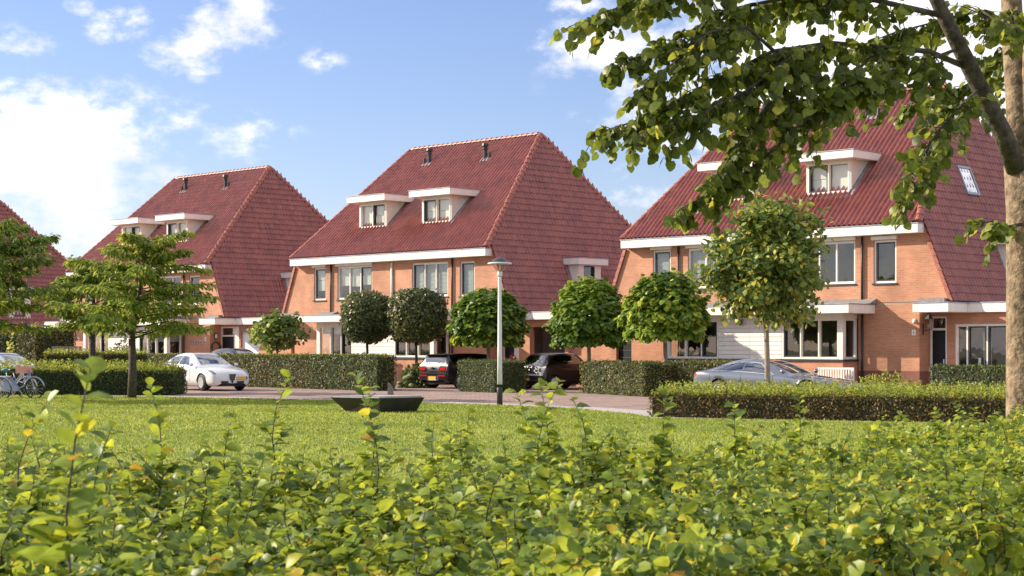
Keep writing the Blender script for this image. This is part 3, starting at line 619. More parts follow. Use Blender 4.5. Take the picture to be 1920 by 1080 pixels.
# ---------------------------------------------------------------- hedges
def vnoise(P, s=1.0):
    x, y, z = (P*s).T; return (np.sin(x*1.7+np.sin(y*2.3))+np.sin(y*1.9+np.sin(z*2.1)*1.3)+np.sin(z*2.7+np.sin(x*1.3)))/3
def hedge(label, pts, depth, h, mat='leaf_hedge', dens=420, size=.075, sprout=0, sprout_mat='leaf_sprout', sp_h=.2, name='hedge'):
    """pts: base line of the near face as world XY from left to right, depth: away from the viewer"""
    a, b = Vector(pts[0]).to_2d(), Vector(pts[1]).to_2d(); d = b-a; L = d.length; d.normalize(); nn = Vector((-d.y, d.x))
    if nn.y < 0: nn = -nn
    H = thing(name, label, 'hedge', (a.x, a.y, 0), math.atan2(d.y, d.x))
    sy = 1 if Vector((-d.y, d.x)).dot(nn) > 0 else -1
    i = .07; m = MB(); y0, y1 = sorted((sy*i, sy*(depth-i))); m.box(i, L-i, y0, y1, 0, h-i); m.build('hedge_core', 'hedge_core', H)
    P = []; N = []
    def face(n, fn, no):
        r = RNG.random((n, 2)); P.append(fn(r[:, 0], r[:, 1])); N.append(np.tile(no, (n, 1)))
    face(int(L*h*dens), lambda u, v: np.stack([u*L, 0*u, v*h], 1), (0, -sy, 0)); face(int(L*h*dens*.35), lambda u, v: np.stack([u*L, 0*u+sy*depth, v*h], 1), (0, sy, 0))
    face(int(L*depth*dens), lambda u, v: np.stack([u*L, v*depth*sy, 0*u+h], 1), (0, 0, 1))
    for x, s in ((0, -1), (L, 1)): face(int(depth*h*dens), lambda u, v: np.stack([0*u+x, u*depth*sy, v*h], 1), (s, 0, 0))
    P = np.concatenate(P); N = np.concatenate(N).astype(float); n = len(P)
    P += N*(vnoise(P+np.array([a.x, a.y, 0]), 3.1)*.045+RNG.normal(size=n)*.03-.02)[:, None]
    Nn = unit(N*1.0+RNG.normal(size=(n, 3))*.55); D = unit(np.cross(Nn, RNG.normal(size=(n, 3))))
    lr = np.clip(.5+.3*vnoise(P+np.array([a.x, a.y, 0]), 1.6)+RNG.normal(size=n)*.24, 0, .995)
    leaves('foliage', P, D, Nn, size*(.7+.6*RNG.random(n)), T_DIA, mat, H, lr)
    if sprout:
        n = int(L*depth*sprout); k = 9
        B = np.stack([RNG.random(n)*L, RNG.random(n)*depth*sy, np.full(n, h-.02)], 1); hh = sp_h*RNG.random(n)**1.2; lean = RNG.normal(size=(n, 2))*.25
        t = np.linspace(.1, 1, k)[None]; PP = np.stack([B[:, :1]+lean[:, :1]*hh[:, None]*t, B[:, 1:2]+lean[:, 1:]*hh[:, None]*t, B[:, 2:]+hh[:, None]*t], 2).reshape(-1, 3)
        n = len(PP); D = rdir(n); D[:, 2] = np.abs(D[:, 2])*.6+.1
        leaves('shoots', PP, D, rdir(n)+np.array([0, 0, .8]), size*(.7+.6*RNG.random(n)), T_DIA, sprout_mat, H)
    return H
hedge('long clipped beech hedge between the white car and the black car', (G(262, 719), G(704, 733)), 1.0, 1.36, 'leaf_hedge', 420, .075, 14, 'leaf_sprout', .06)
hedge('short end of the long clipped hedge, its shade painted as darker leaves, turned towards the middle house', (G(706, 733.2), G(716, 733.0)), 4.6, 1.37, 'leaf_hedge_dark', 420, .07)  # shade on this end face is put into the darker leaf colour
hedge('small square yew hedge block beside the lamp post', (G(858, 734), G(927, 736.5)), 1.5, 1.17, 'leaf_hedge_dark', 700, .055)
hedge('clipped hedge right of the dark city car', (G(1088, 737), G(1206, 744)), 1.1, 1.14, 'leaf_hedge', 480, .075)
hedge('clipped hedge behind the tail of the grey saloon car', (Vector((5.3, 57.2, 0)), Vector((7.2, 55.4, 0))), .9, 1.2, 'leaf_hedge', 420, .075)
hedge('low broad brownish beech hedge along the right side of the lawn', (Vector((3.22, 39.6, 0)), Vector((12.2, 35.5, 0))), 3.4, .54, 'leaf_hedge_brown', 560, .062, 75, 'leaf_sprout', .32)
hedge('low dark hedge behind the bicycles', (G(-90, 741.5), G(329, 741)), 2.6, .84, 'leaf_hedge_dark', 430, .075, 60, 'leaf_sprout', .42)
hedge('yellowish hedge behind the low dark hedge at left', (AT(84, 730, 66).to_2d(), AT(276, 730, 67).to_2d()), 1.2, 1.40, 'leaf_hedge', 420, .085, 60, 'leaf_sprout', .25)
hedge('hedge beside the glazed door of the right hand house', (AT(1742, 750, 54).to_2d(), AT(1990, 750, 50).to_2d()), .9, 1.05, 'leaf_hedge_dark', 420, .07, 8, 'leaf_sprout', .1)
hedge('tall dark hedge in front of the far left house', (AT(-80, 720, 92).to_2d(), AT(76, 720, 90).to_2d()), 1.4, 2.4, 'leaf_hedge_dark', 200, .11)
hedge('loose brighter hedge by the wooden fence at left', (AT(66, 720, 84).to_2d(), AT(142, 720, 86).to_2d()), 1.5, 2.62, 'leaf_hedge', 260, .11, 12, 'leaf_sprout', .4)
# ---------------------------------------------------------------- trees
def limb(m, pts, r0, r1, seg=7):
    n = len(pts); m.tube(pts, [r0+(r1-r0)*i/(n-1) for i in range(n)], seg)
def curve(a, b, sag, k=6, wob=.04):
    a, b = Vector(a), Vector(b); out = []
    for i in range(k):
        t = i/(k-1); p = a.lerp(b, t)+Vector((0, 0, sag*4*t*(1-t))); L = (b-a).length
        if 0 < i < k-1: p += Vector((random.gauss(0, wob*L), random.gauss(0, wob*L), random.gauss(0, wob*L)))*.5
        out.append(p)
    return out
def globe_tree(label, base, zc, rx, rz, tr, n=5600):
    T = thing('globe_tree', label, 'tree', base, random.random()*0, 'round clipped trees in the front gardens')
    m = MB(); zt = zc-rz*.3
    limb(m, [(0, 0, 0), (.02, 0, zt*.5), (0, .02, zt), (0, 0, zt+.4)], tr, tr*.75, 9)
    for i in range(9):
        a = i*2.4; limb(m, curve((0, 0, zt-.1), (math.cos(a)*rx*.7, math.sin(a)*rx*.7, zc+rz*random.uniform(-.1, .6)), .1), tr*.45, .012, 5)
    m.build('trunk', 'bark_pale', T, True)
    u = RNG.random(n)*6.283; cz = RNG.random(n)*1.35-.35; rr = np.sqrt(np.maximum(0, 1-np.clip(cz, -1, 1)**2)); rr = np.where(cz < 0, 1.0+cz*.5, rr)
    sh = 1-RNG.random(n)**2.2*.45; lay = 1+.07*np.sin(cz*17+np.sin(u*3)*1.2)
    lump = 1+.04*np.sin(u*5+cz*4)+.035*np.sin(u*9-cz*7)+.03*RNG.normal(size=n)
    P = np.stack([np.cos(u)*rr*rx*sh*lay*lump, np.sin(u)*rr*rx*sh*lay*lump, zc+cz*rz*sh*lump], 1)
    out = np.stack([np.cos(u), np.sin(u), cz*.7], 1); D = unit(out+np.array([0, 0, -.75])+RNG.normal(size=(n, 3))*.35); N = unit(out*.6+np.array([0, 0, .75])+RNG.normal(size=(n, 3))*.35)
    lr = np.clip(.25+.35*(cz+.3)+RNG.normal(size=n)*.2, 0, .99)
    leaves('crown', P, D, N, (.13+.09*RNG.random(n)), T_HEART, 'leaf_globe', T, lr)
    # spare twigs poking out
    return T
def crown_box(u0, u1, v0, v1, Y): return (u1-u0)/F*Y/2, (v1-v0)/F*Y, AT((u0+u1)/2, v1, Y)
for (lab, u0, u1, v0, v1, Y, tu) in [('large leaved globe tree directly behind the lamp post', 842, 988, 541, 650, 69, 920), ('large leaved globe tree behind the dark city car', 1030, 1178, 521, 652, 66, 1118), ('large leaved globe tree in front of the left windows of the right hand house', 1166, 1328, 510, 640, 60, 1250)]:
    rx, hh, c = crown_box(u0, u1, v0, v1, Y); zc = c.z+hh*.28
    globe_tree(lab, (c.x, Y, 0), zc, rx*.95, hh*.70, .085)
def oak_ball(label, u0, u1, v0, v1, Y):
    rx, hh, c = crown_box(u0, u1, v0, v1, Y); T = thing('clipped_tree', label, 'tree', (c.x, Y, 0), .3, 'round clipped trees in the front gardens')
    m = MB(); zc = c.z+hh/2; limb(m, [(0, 0, 0), (.02, 0, c.z*.6), (0, 0, c.z+.3)], .07, .055, 8)
    for i in range(7): a = i*.9; limb(m, curve((0, 0, c.z-.1), (math.cos(a)*rx*.6, math.sin(a)*rx*.6, zc), .1), .03, .01, 5)
    m.build('trunk', 'bark_dark', T, True)
    n = 11000; d = rdir(n); p = 3.2; s = (np.abs(d)**p).sum(1)**(-1/p); d = d*s[:, None]; d[:, :2] *= (1-.10*np.clip(-d[:, 2:3], 0, 1))
    sh = 1-RNG.random(n)**2*.3; lump = 1+.06*vnoise(d*1.0, 5)+.045*RNG.normal(size=n)
    P = np.stack([d[:, 0]*rx, d[:, 1]*rx, zc+d[:, 2]*hh/2], 1); P = (P-np.array([0, 0, zc]))*(sh*lump)[:, None]+np.array([0, 0, zc])
    N = unit(d+RNG.normal(size=(n, 3))*.6); D = unit(np.cross(N, RNG.normal(size=(n, 3))))
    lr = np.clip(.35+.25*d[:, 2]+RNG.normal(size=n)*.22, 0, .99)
    leaves('crown', P, D, N, .12+.06*RNG.random(n), T_DIA, 'leaf_oak', T, lr)
oak_ball('small leaved clipped tree above the long hedge, left of its twin', 643, 733, 551, 640, 72)
oak_ball('small leaved clipped tree with yellow tinged top, left of the black car', 727, 833, 546, 640, 71)
def cherry(label, u, vb, Y, vtop, spread, zfork, seed, lean=0, nl=46):
    rng = random.Random(seed); b = AT(u, vb, Y); base = Vector((b.x, Y, 0)); top = CH+(HZ-vtop)/F*Y
    T = thing('cherry_tree', label, 'tree', base, 0, 'cherry trees by the lawn'); m = MB()
    ax = [Vector((0, 0, 0)), Vector((.03, 0, zfork*.5)), Vector((0, .03, zfork)), Vector((.15+lean*.4, .05, zfork+(top-zfork)*.4)), Vector((.35+lean, 0, top-.4))]
    limb(m, ax[:3], .15, .11, 10); limb(m, ax[2:], .09, .02, 7)
    P = []; D = []
    for i in range(nl):
        t = (i+.5)/nl; z = zfork-.05+(top-zfork)*t*.92; c = ax[2].lerp(ax[4], max(0, min(1, (z-zfork)/(top-zfork)))); c.z = z
        a = i*2.399+rng.uniform(-.4, .4); L = spread*(1.0-.62*t**1.3)*rng.uniform(.5, 1.25)
        e = c+Vector((math.cos(a)*L, math.sin(a)*L, L*rng.uniform(.02, .34)))
        cv = curve(c, e, L*.05, 6, .04); limb(m, cv, .035*(1-t*.6), .006, 5)
        for q in range(12):
            tt = .2+.8*q/11; k = tt*(len(cv)-1); i0 = min(int(k), len(cv)-2); p = cv[i0].lerp(cv[i0+1], k-i0)
            for w in (-1, 1):
                l2 = L*.26*(1.2-tt)+.12; aa = a+w*rng.uniform(.5, 1.1)
                for s in range(8):
                    f = (s+1)/8*l2; P.append(p+Vector((math.cos(aa)*f, math.sin(aa)*f, rng.gauss(0, .05)-.05*f))); D.append((math.cos(aa)*.7+rng.gauss(0, .5), math.sin(aa)*.7+rng.gauss(0, .5), -.45+rng.gauss(0, .3)))
    m.build('trunk', 'bark_dark', T, True)
    n = len(P); P = np.array(P)
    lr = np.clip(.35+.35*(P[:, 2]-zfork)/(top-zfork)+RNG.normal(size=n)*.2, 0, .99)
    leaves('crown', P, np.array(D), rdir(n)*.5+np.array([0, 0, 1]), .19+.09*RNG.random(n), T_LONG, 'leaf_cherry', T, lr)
cherry('cherry tree with dark trunk standing at the lawn edge in front of the low hedge', 247, 747, 54.6, 425, 2.75, 1.95, 3, .2, 44)
cherry('second cherry tree, its trunk rising behind the low dark hedge', 172, 735, 62, 478, 2.4, 2.3, 5, -.2, 34)
cherry('leftmost cherry tree, its trunk outside the picture', -62, 735, 52, 418, 3.1, 2.1, 9, .5, 46)
def clump_tree(label, name, u, Y, vb, vt, w, n, ls, bark, lmat, tr, forkv, seed, fork2=True, group=None):
    rng = np.random.default_rng(seed); b = AT(u, vb, Y); zb, zt = b.z, CH+(HZ-vt)/F*Y; rx = w/F*Y/2; zf = CH+(HZ-forkv)/F*Y
    T = thing(name, label, 'tree', (b.x, Y, 0), 0, group); m = MB(); zc = (zb+zt)/2; hz = (zt-zb)/2
    limb(m, [(.05, 0, 0), (.02, 0, zf*.5), (-.02, 0, zf)], tr, tr*.8, 10)
    limb(m, [(-.02, 0, zf), (-.06, .03, zf+hz*.6), (.0, 0, zt-.5)], tr*.75, .015, 8); 
    if fork2: limb(m, [(-.01, 0, zf-.05), (.16, 0, zf+hz*.3), (.45, .1, zf+hz*.9)], tr*.55, .012, 8)
    P = []; D = []
    K = 100
    for i in range(K):
        d = unit(rng.normal(size=3)); r = rng.random()**.45; c = np.array([d[0]*rx*r, d[1]*rx*r, zc+d[2]*hz*r]); tz = (c[2]-zb)/(zt-zb); f = min(1, .52+.85*(1-tz))*min(1, .62+1.6*tz)*rng.uniform(.8, 1.2); c[0] *= f; c[1] *= f
        s0 = (0, 0, max(zf, c[2]-rx*.7)); limb(m, curve(s0, c, .05, 4), .018, .005, 4)
        k = int(n/K*(.5+rng.random())); q = c+rng.normal(size=(k, 3))*np.array([.17, .17, .12])*rx/1.2; P.append(q)
        out = unit(q-np.array([0, 0, zc-.4])); D.append(out*.5+np.array([0, 0, -.5])+rng.normal(size=(k, 3))*.5)
    m.build('trunk', bark, T, True); P = np.concatenate(P); D = np.concatenate(D); k = len(P)
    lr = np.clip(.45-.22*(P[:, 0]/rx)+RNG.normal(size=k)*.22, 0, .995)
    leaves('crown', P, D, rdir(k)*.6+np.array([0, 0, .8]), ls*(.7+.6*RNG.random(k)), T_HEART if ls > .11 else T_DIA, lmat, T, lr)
clump_tree('slim young lime tree with a pale trunk in front of the right hand house', 'young_tree', 1437, 45, 610, 358, 232, 10500, .12, 'bark_pale', 'leaf_young', .085, 583, 4)
clump_tree('small bushy maple in front of the white garage door', 'small_tree', 520, 79, 656, 583, 100, 1400, .17, 'bark_dark', 'leaf_young', .05, 650, 6, False)
# shrubs
def shrub(label, name, u, vb, Y, w, h, mat, n=900, size=.09, flowers=None, cat='shrub'):
    b = AT(u, vb, Y); rx = w/F*Y/2; hh = h/F*Y; S = thing(name, label, cat, (b.x, Y, 0)); m = MB()
    for i in range(9): a = i*.7; m.tube([(0, 0, 0), (math.cos(a)*rx*.4, math.sin(a)*rx*.4, hh*.5), (math.cos(a)*rx*.75, math.sin(a)*rx*.75, hh*.8)], [.02, .012, .005], 5)
    m.build('stems', 'bark_dark', S)
    d = rdir(n); d[:, 2] = np.abs(d[:, 2])*1.15-.15; sh = (1-RNG.random(n)**1.7*.5)*(1+.12*vnoise(d, 5)); P = d*sh[:, None]*np.array([rx, rx, hh])+np.array([0, 0, .1]); P[:, 2] = np.maximum(P[:, 2], .03)
    leaves('foliage', P, unit(d*.6+RNG.normal(size=(n, 3))*.5), unit(d+RNG.normal(size=(n, 3))*.5), size*(.7+.6*RNG.random(n)), T_OVAL, mat, S)
    if flowers:
        me = MB().lathe([(.0, -.06), (.075, -.05), (.11, .0), (.075, .06), (0, .08)], (0, 0, 0), 8).mesh('flower_head', flowers)
        for i in range(16):
            q = rdir(1)[0]; q[1] = -abs(q[1]); q[2] = abs(q[2])*.9; o = link('flower_head', me, S); o.location = (q[0]*rx*1.02, q[1]*rx*1.02, max(.12, q[2]*hh)); o.scale = [random.uniform(.8, 1.3)]*3
shrub('hydrangea with pale green flower heads left of the black car', 'hydrangea', 779, 728, 70, 62, 38, 'leaf_hydr', 1100, .12, 'flower_lime')
shrub('dark red leaved shrub left of the dark city car', 'red_shrub', 959, 735, 66.5, 46, 58, 'leaf_red', 1300, .10)
shrub('dark rounded shrub under the windows of the left house', 'dark_shrub', 231, 720, 74, 62, 82, 'leaf_oak', 1300, .11)
shrub('pale shrub at the foot of the wall of the right hand house', 'pale_shrub', 1660, 735, 52, 140, 48, 'leaf_sprout', 900, .08)
shrub('yellow green leafy shoot above the silver car at left', 'leafy_shoot', 20, 720, 72, 22, 88, 'leaf_sprout', 240, .14)
# ---------------------------------------------------------------- cars
def car(name, label, loc, rz, st, paint, wheel_x, wr, win, lights, extra, zs=1.0, group=None):
    """st: stations front to rear (x, z bottom, z belt, z top, half width, half top width)"""
    C = thing(name, label, 'car', loc, rz, group)
    st = np.array(st, float); n = len(st)
    def sect(s):
        x, zb, zl, zt, w, wt = s
        return np.array([(x, w*.86, zb), (x, w*.985, zb+.22*(zl-zb)), (x, w*1.0, zb+.6*(zl-zb)), (x, w*.965, zl), (x, wt+.0, zt-.035-(zt-zl)*.04), (x, wt*.55, zt-.006), (x, 0, zt)])
    SE = np.array([sect(s) for s in st])
    def cr(a, b, c, d, t): return .5*((2*b)+(-a+c)*t+(2*a-5*b+4*c-d)*t*t+(-a+3*b-3*c+d)*t**3)
    def S(u, v):
        i = min(int(u), n-2); t = u-i; P = [cr(SE[max(i-1, 0)][j], SE[i][j], SE[i+1][j], SE[min(i+2, n-1)][j], t*.999) for j in range(7)]
        P = np.array(P); j = min(int(v), 5); s = v-j
        q = cr(P[max(j-1, 0)], P[j], P[j+1], P[min(j+2, 6)], s) if j not in (3,) else P[j]*(1-s)+P[j+1]*s+(np.array([0, .035, .0])*4*s*(1-s))
        return np.array([q[0], max(q[1], 0) if v < 6 else 0, q[2]*zs])
    nu, nv = (n-1)*8, 24
    V = []; 
    grid = [[S(a*(n-1)/nu, b*6/nv) for b in range(nv+1)] for a in range(nu+1)]
    Rr = wr*1.13
    for row in grid:
        for b, p in enumerate(row):
            if b <= 13:
                for wx in wheel_x:
                    dx, dz = p[0]-wx, p[2]-wr; r = math.hypot(dx, dz)
                    if r > 1e-6 and abs(r-Rr) < .055: p[0] = wx+dx*Rr/r; p[2] = wr+dz*Rr/r
    bm = bmesh.new(); vv = {}
    for sgn in (1, -1):
        for a in range(nu+1):
            for b in range(nv+1):
                p = grid[a][b]
                if b == nv and sgn == -1: vv[(sgn, a, b)] = vv[(1, a, b)]
                else: vv[(sgn, a, b)] = bm.verts.new((p[0], p[1]*sgn, p[2]))
    for sgn in (1, -1):
        for a in range(nu):
            for b in range(nv):
                q = [vv[(sgn, a, b)], vv[(sgn, a+1, b)], vv[(sgn, a+1, b+1)], vv[(sgn, a, b+1)]]
                c = sum((x.co for x in q), Vector())/4
                if b < 13 and any(math.hypot(c.x-wx, c.z-wr) < Rr-.004 for wx in wheel_x): continue
                if len(set(q)) == 4:
                    try: bm.faces.new(q if sgn == 1 else q[::-1])
                    except ValueError: pass
    for a in (0, nu):
        ring = [vv[(1, a, b)] for b in range(nv+1)]+[vv[(-1, a, b)] for b in range(nv-1, -1, -1)]
        try: bm.faces.new(ring)
        except ValueError: pass
    bmesh.ops.recalc_face_normals(bm, faces=bm.faces)
    me = bpy.data.meshes.new('body'); bm.to_mesh(me); bm.free(); me.materials.append(MATS[paint]); me.shade_smooth(); link('body', me, C)
    zb = st[:, 1].min()
    ub = MB(); ub.box(st[-1][0]+.15, st[0][0]-.15, -.6, .6, zb-.02, zb+.1); 
    for wx in wheel_x: ub.box(wx-Rr-.02, wx+Rr+.02, -.55, .55, zb, wr+Rr)
    ub.build('underbody', 'black_plastic', C)
    def patch(name, cs, off, mat, sides=(1, -1), k=7, par=C):
        """cs: four (u, v) corners on the body surface"""
        for sg in sides:
            vs = []
            for i in range(k+1):
                for j in range(k+1):
                    s, t = i/k, j/k
                    u = (cs[0][0]*(1-s)+cs[1][0]*s)*(1-t)+(cs[3][0]*(1-s)+cs[2][0]*s)*t; v = (cs[0][1]*(1-s)+cs[1][1]*s)*(1-t)+(cs[3][1]*(1-s)+cs[2][1]*s)*t
                    vm = v if v <= 6 else 12-v; e = .02
                    p = S(u, vm); pu = S(min(u+e, n-1), vm)-S(max(u-e, 0), vm); pv = S(u, min(vm+e, 6))-S(u, max(vm-e, 0)); nn = np.cross(pu, pv); nn = nn/max(np.linalg.norm(nn), 1e-9)
                    c = np.array([p[0]*.6, 0, .6]); nn = nn if np.dot(nn, p-c) > 0 else -nn
                    q = p+nn*off; y = q[1]*sg*(1 if v <= 6 else -1); vs.append((q[0], y, q[2]))
            fs = [(i*(k+1)+j, (i+1)*(k+1)+j, (i+1)*(k+1)+j+1, i*(k+1)+j+1) for i in range(k) for j in range(k)]
            MB().add(vs, fs).build(name, mat, par, True)
    for w in win:
        patch(w[0], w[1], .006, w[2] if len(w) > 2 else 'car_glass', (1,) if w[0] in ('windscreen', 'rear_window', 'grille', 'roof_panel') else (1, -1))
    for l in lights: patch(l[0], l[1], .008, l[2])
    # wheels
    for wx in wheel_x:
        for sg in (1, -1):
            w = MB().lathe([(wr*.62, -.09), (wr*.93, -.1), (wr, -.06), (wr, .06), (wr*.93, .1), (wr*.62, .09)], (wx, sg*(st[:, 4].max()-.115), wr), 24, 'y').build('wheel', 'rubber', C, True)
            y = sg*(st[:, 4].max()-.04); rm = MB()
            rm.lathe([(wr*.64, -.05), (wr*.66, .015), (wr*.6, .02), (wr*.58, -.03)], (wx, y, wr), 24, 'y')
            for i in range(10):
                a = i*.6283; ca, sa = math.cos(a), math.sin(a); q = .022
                rm.poly([(wx+ca*.04-sa*q, y-.02*sg, wr+sa*.04+ca*q), (wx+ca*.04+sa*q, y-.02*sg, wr+sa*.04-ca*q), (wx+ca*wr*.6+sa*q*.8, y-.01*sg, wr+sa*wr*.6-ca*q*.8), (wx+ca*wr*.6-sa*q*.8, y-.01*sg, wr+sa*wr*.6+ca*q*.8)], (0, .02*sg, 0))
            rm.lathe([(.055, -.02), (.055, .02), (0, .025)], (wx, y, wr), 10, 'y'); rm.build('rim', 'steel' if paint == 'paint_white' else 'galv', w)
    extra(C, patch, S)
    return C
HATCH = [(2.17, .30, .50, .60, .55, .42), (2.11, .22, .60, .69, .74, .55), (1.85, .20, .73, .80, .85, .64), (1.35, .20, .84, .90, .90, .67), (.92, .20, .90, .975, .90, .68), (.38, .20, .93, 1.26, .90, .62), (-.05, .20, .95, 1.43, .90, .57), (-.6, .20, .97, 1.465, .90, .56), (-1.2, .20, 1.0, 1.42, .90, .55), (-1.68, .22, 1.03, 1.30, .88, .52), (-2.0, .25, 1.0, 1.06, .84, .58), (-2.13, .28, .82, .9, .78, .62), (-2.18, .36, .55, .66, .68, .5)]
HWIN = [('windscreen', [(4.25, 4.25), (4.25, 7.75), (5.92, 7.7), (5.92, 4.3)]), ('side_window', [(5.0, 3.12), (6.9, 3.12), (6.9, 3.86), (6.0, 3.82)]), ('side_window', [(7.0, 3.12), (8.35, 3.16), (8.5, 3.8), (7.0, 3.86)]), ('rear_window', [(9.2, 4.35), (9.2, 7.65), (9.92, 7.6), (9.92, 4.4)])]
HLIGHT = [('headlight', [(1.15, 3.1), (2.35, 3.25), (2.2, 3.9), (1.2, 3.7)], 'headlamp'), ('tail_light', [(10.3, 2.5), (10.9, 2.5), (10.9, 3.0), (10.3, 3.1)], 'red_lamp')]
def seams(patch, us):
    for u in us: patch('door_seam', [(u, .9), (u+.03, .9), (u+.03, 3.05), (u, 3.05)], .002, 'black_plastic')
def mirrors(C, x, y, z, mat):
    for s in (1, -1): MB().lathe([(0, -.09), (.06, -.06), (.075, 0), (.06, .06), (0, .09)], (x, s*y, z), 10, 'y', (.8, 1)).build('mirror', mat, C, True)
def plate(C, x, y, z, nx, w=.5, tilt=0):
    p = MB().box(x-.008, x+.008, y-w/2, y+w/2, z-.055, z+.055).build('number_plate', 'plate_yellow', C)
    MB().box(x-.0095, x+.0095, y+(-w/2 if nx < 0 else w/2-.05), y+(-w/2+.05 if nx < 0 else w/2), z-.0545, z+.0545).build('plate_strip', 'plate_blue', p)
def white_extra(C, patch, S):
    mirrors(C, .72, .98, 1.0, 'paint_white'); seams(patch, (4.95, 6.93, 8.3)); plate(C, 2.185, .40, .50, 1, .46)
    patch('door_handle', [(6.55, 2.7), (6.85, 2.7), (6.85, 2.82), (6.55, 2.82)], .02, 'chrome'); patch('door_handle', [(8.0, 2.7), (8.25, 2.7), (8.25, 2.82), (8.0, 2.82)], .02, 'chrome')
    g = MB().poly([(2.175, -.17, .66), (2.175, .17, .66), (2.19, .12, .45), (2.18, 0, .27), (2.19, -.12, .45)], (.014, 0, 0)).build('grille', 'chrome', C)
    MB().poly([(2.19, -.135, .645), (2.19, .135, .645), (2.203, .09, .45), (2.195, 0, .31), (2.203, -.09, .45)], (.012, 0, 0)).build('grille_mesh', 'black_plastic', g)
    for z in (.40, .47, .54, .61): MB().box(2.2, 2.222, -.05-.3*(z-.33), .05+.3*(z-.33), z, z+.012).build('grille_bar', 'chrome', g)
    for s in (1, -1):
        MB().poly([(2.165, s*.2, .38), (2.165, s*.5, .39), (2.165, s*.47, .27), (2.165, s*.16, .27)], (.03, 0, 0)).build('air_intake', 'black_plastic', C)
        MB().poly([(2.09, s*.56, .40), (2.02, s*.76, .40), (2.0, s*.78, .29), (2.10, s*.56, .28)], (.05, 0, 0)).build('fog_lamp', 'black_plastic', C)
p = G(381, 733); d = Vector((math.cos(TH), -math.sin(TH), 0)); nrm = Vector((math.sin(TH), math.cos(TH), 0))
CARH = math.atan2(-.80, .60)
def place_front(pt, rz, wx, wy):   # world position such that local (wx, wy, 0) lies on pt
    c, s = math.cos(rz), math.sin(rz); return (pt.x-(c*wx-s*wy), pt.y-(s*wx+c*wy), 0)
rzw = math.atan2(-.78, .63)
car('parked_hatchback', 'white hatchback with v shaped grille parked at the kerb left of the long hedge', place_front(p, rzw, 1.32, -.8), rzw, HATCH, 'paint_white', (1.32, -1.31), .325, HWIN, HLIGHT, white_extra)
CLUB = [(2.1, .30, .55, .66, .6, .5), (2.0, .22, .68, .78, .78, .6), (1.6, .2, .82, .90, .88, .66), (1.15, .2, .90, .985, .89, .68), (.85, .2, .94, 1.05, .89, .70), (.5, .2, .96, 1.32, .89, .68), (.25, .2, .97, 1.42, .89, .66), (-.5, .2, .98, 1.44, .89, .66), (-1.3, .2, .99, 1.43, .89, .66), (-1.78, .22, 1.0, 1.40, .88, .66), (-1.9, .23, 1.0, 1.33, .87, .66), (-2.04, .25, .98, 1.04, .86, .70), (-2.1, .27, .74, .83, .84, .70), (-2.12, .34, .52, .62, .78, .66)]
CWIN = [('windscreen', [(4.15, 4.2), (4.15, 7.8), (5.9, 7.75), (5.9, 4.25)]), ('side_window', [(4.9, 3.12), (7.0, 3.12), (7.0, 3.9), (5.9, 3.86)]), ('side_window', [(7.06, 3.12), (8.9, 3.14), (9.0, 3.86), (7.06, 3.9)]), ('rear_window', [(10.12, 4.35), (10.12, 7.65), (10.9, 7.6), (10.9, 4.4)])]
def club_extra(C, patch, S):
    mirrors(C, .75, .99, 1.05, 'chrome'); seams(patch, (4.8, 7.03)); 
    for s in (1, -1):
        b = MB().poly([(-2.10, s*.42, .72), (-2.10, s*.78, .74), (-2.09, s*.80, .90), (-2.09, s*.46, .91), (-2.10, s*.40, .84)], (-.035, 0, 0)).build('tail_light', 'chrome', C, bevel=.012)
        MB().poly([(-2.13, s*.46, .755), (-2.13, s*.74, .77), (-2.125, s*.755, .875), (-2.125, s*.485, .88), (-2.13, s*.45, .83)], (-.02, 0, 0)).build('lamp_lens', 'red_lamp', b, bevel=.008)
        MB().box(-2.145, -2.11, s*.32-(0 if s > 0 else .42), s*.32+(.42 if s > 0 else 0), .505, .555).build('reflector', 'red_lamp', C)
    MB().box(-2.14, -2.10, -.78, .78, .572, .592).build('chrome_strip', 'chrome', C)
    MB().box(-2.13, -2.09, -.33, .33, .33, .52).build('plate_recess', 'black_plastic', C)
    plate(C, -2.14, 0, .44, -1, .46); MB().box(-2.148, -2.132, -.23, .23, .345, .372).build('plate_holder', 'galv', C)
    e = MB(); e.lathe([(.05, -.008), (.05, .008), (.02, .012)], (-2.128, 0, .83), 14, 'x')
    for s in (1, -1):
        for k in range(3): e.box(-2.133, -2.119, min(s*.05, s*(.17-.02*k)), max(s*.05, s*(.17-.02*k)), .848-.02*k, .858-.02*k)
    e.build('badge', 'chrome', C)
    t = link('lettering', text_mesh('C L U B M A N', .075, .004, 'chrome', 'lettering'), C); t.matrix_local = frame_mat((-2.128, 0, .665), (0, -1, 0), (0, 0, 1), (-1, 0, 0))
    MB().box(-2.02, -1.72, -.62, .62, 1.375, 1.40).build('spoiler', 'paint_black', C)
    for s in (1, -1): MB().tube([(-2.12, s*.1, 1.02), (-2.085, s*.42, 1.06)], .012, 6).build('wiper', 'black_plastic', C)
rzn = math.pi/2-TH
car('parked_estate_car', 'black estate car with red tail lamps reversed towards the street beside the middle house', place_front(G(812, 727.5), rzn, -1.35, .80), rzn, CLUB, 'paint_black', (1.32, -1.35), .32, CWIN, [], club_extra)
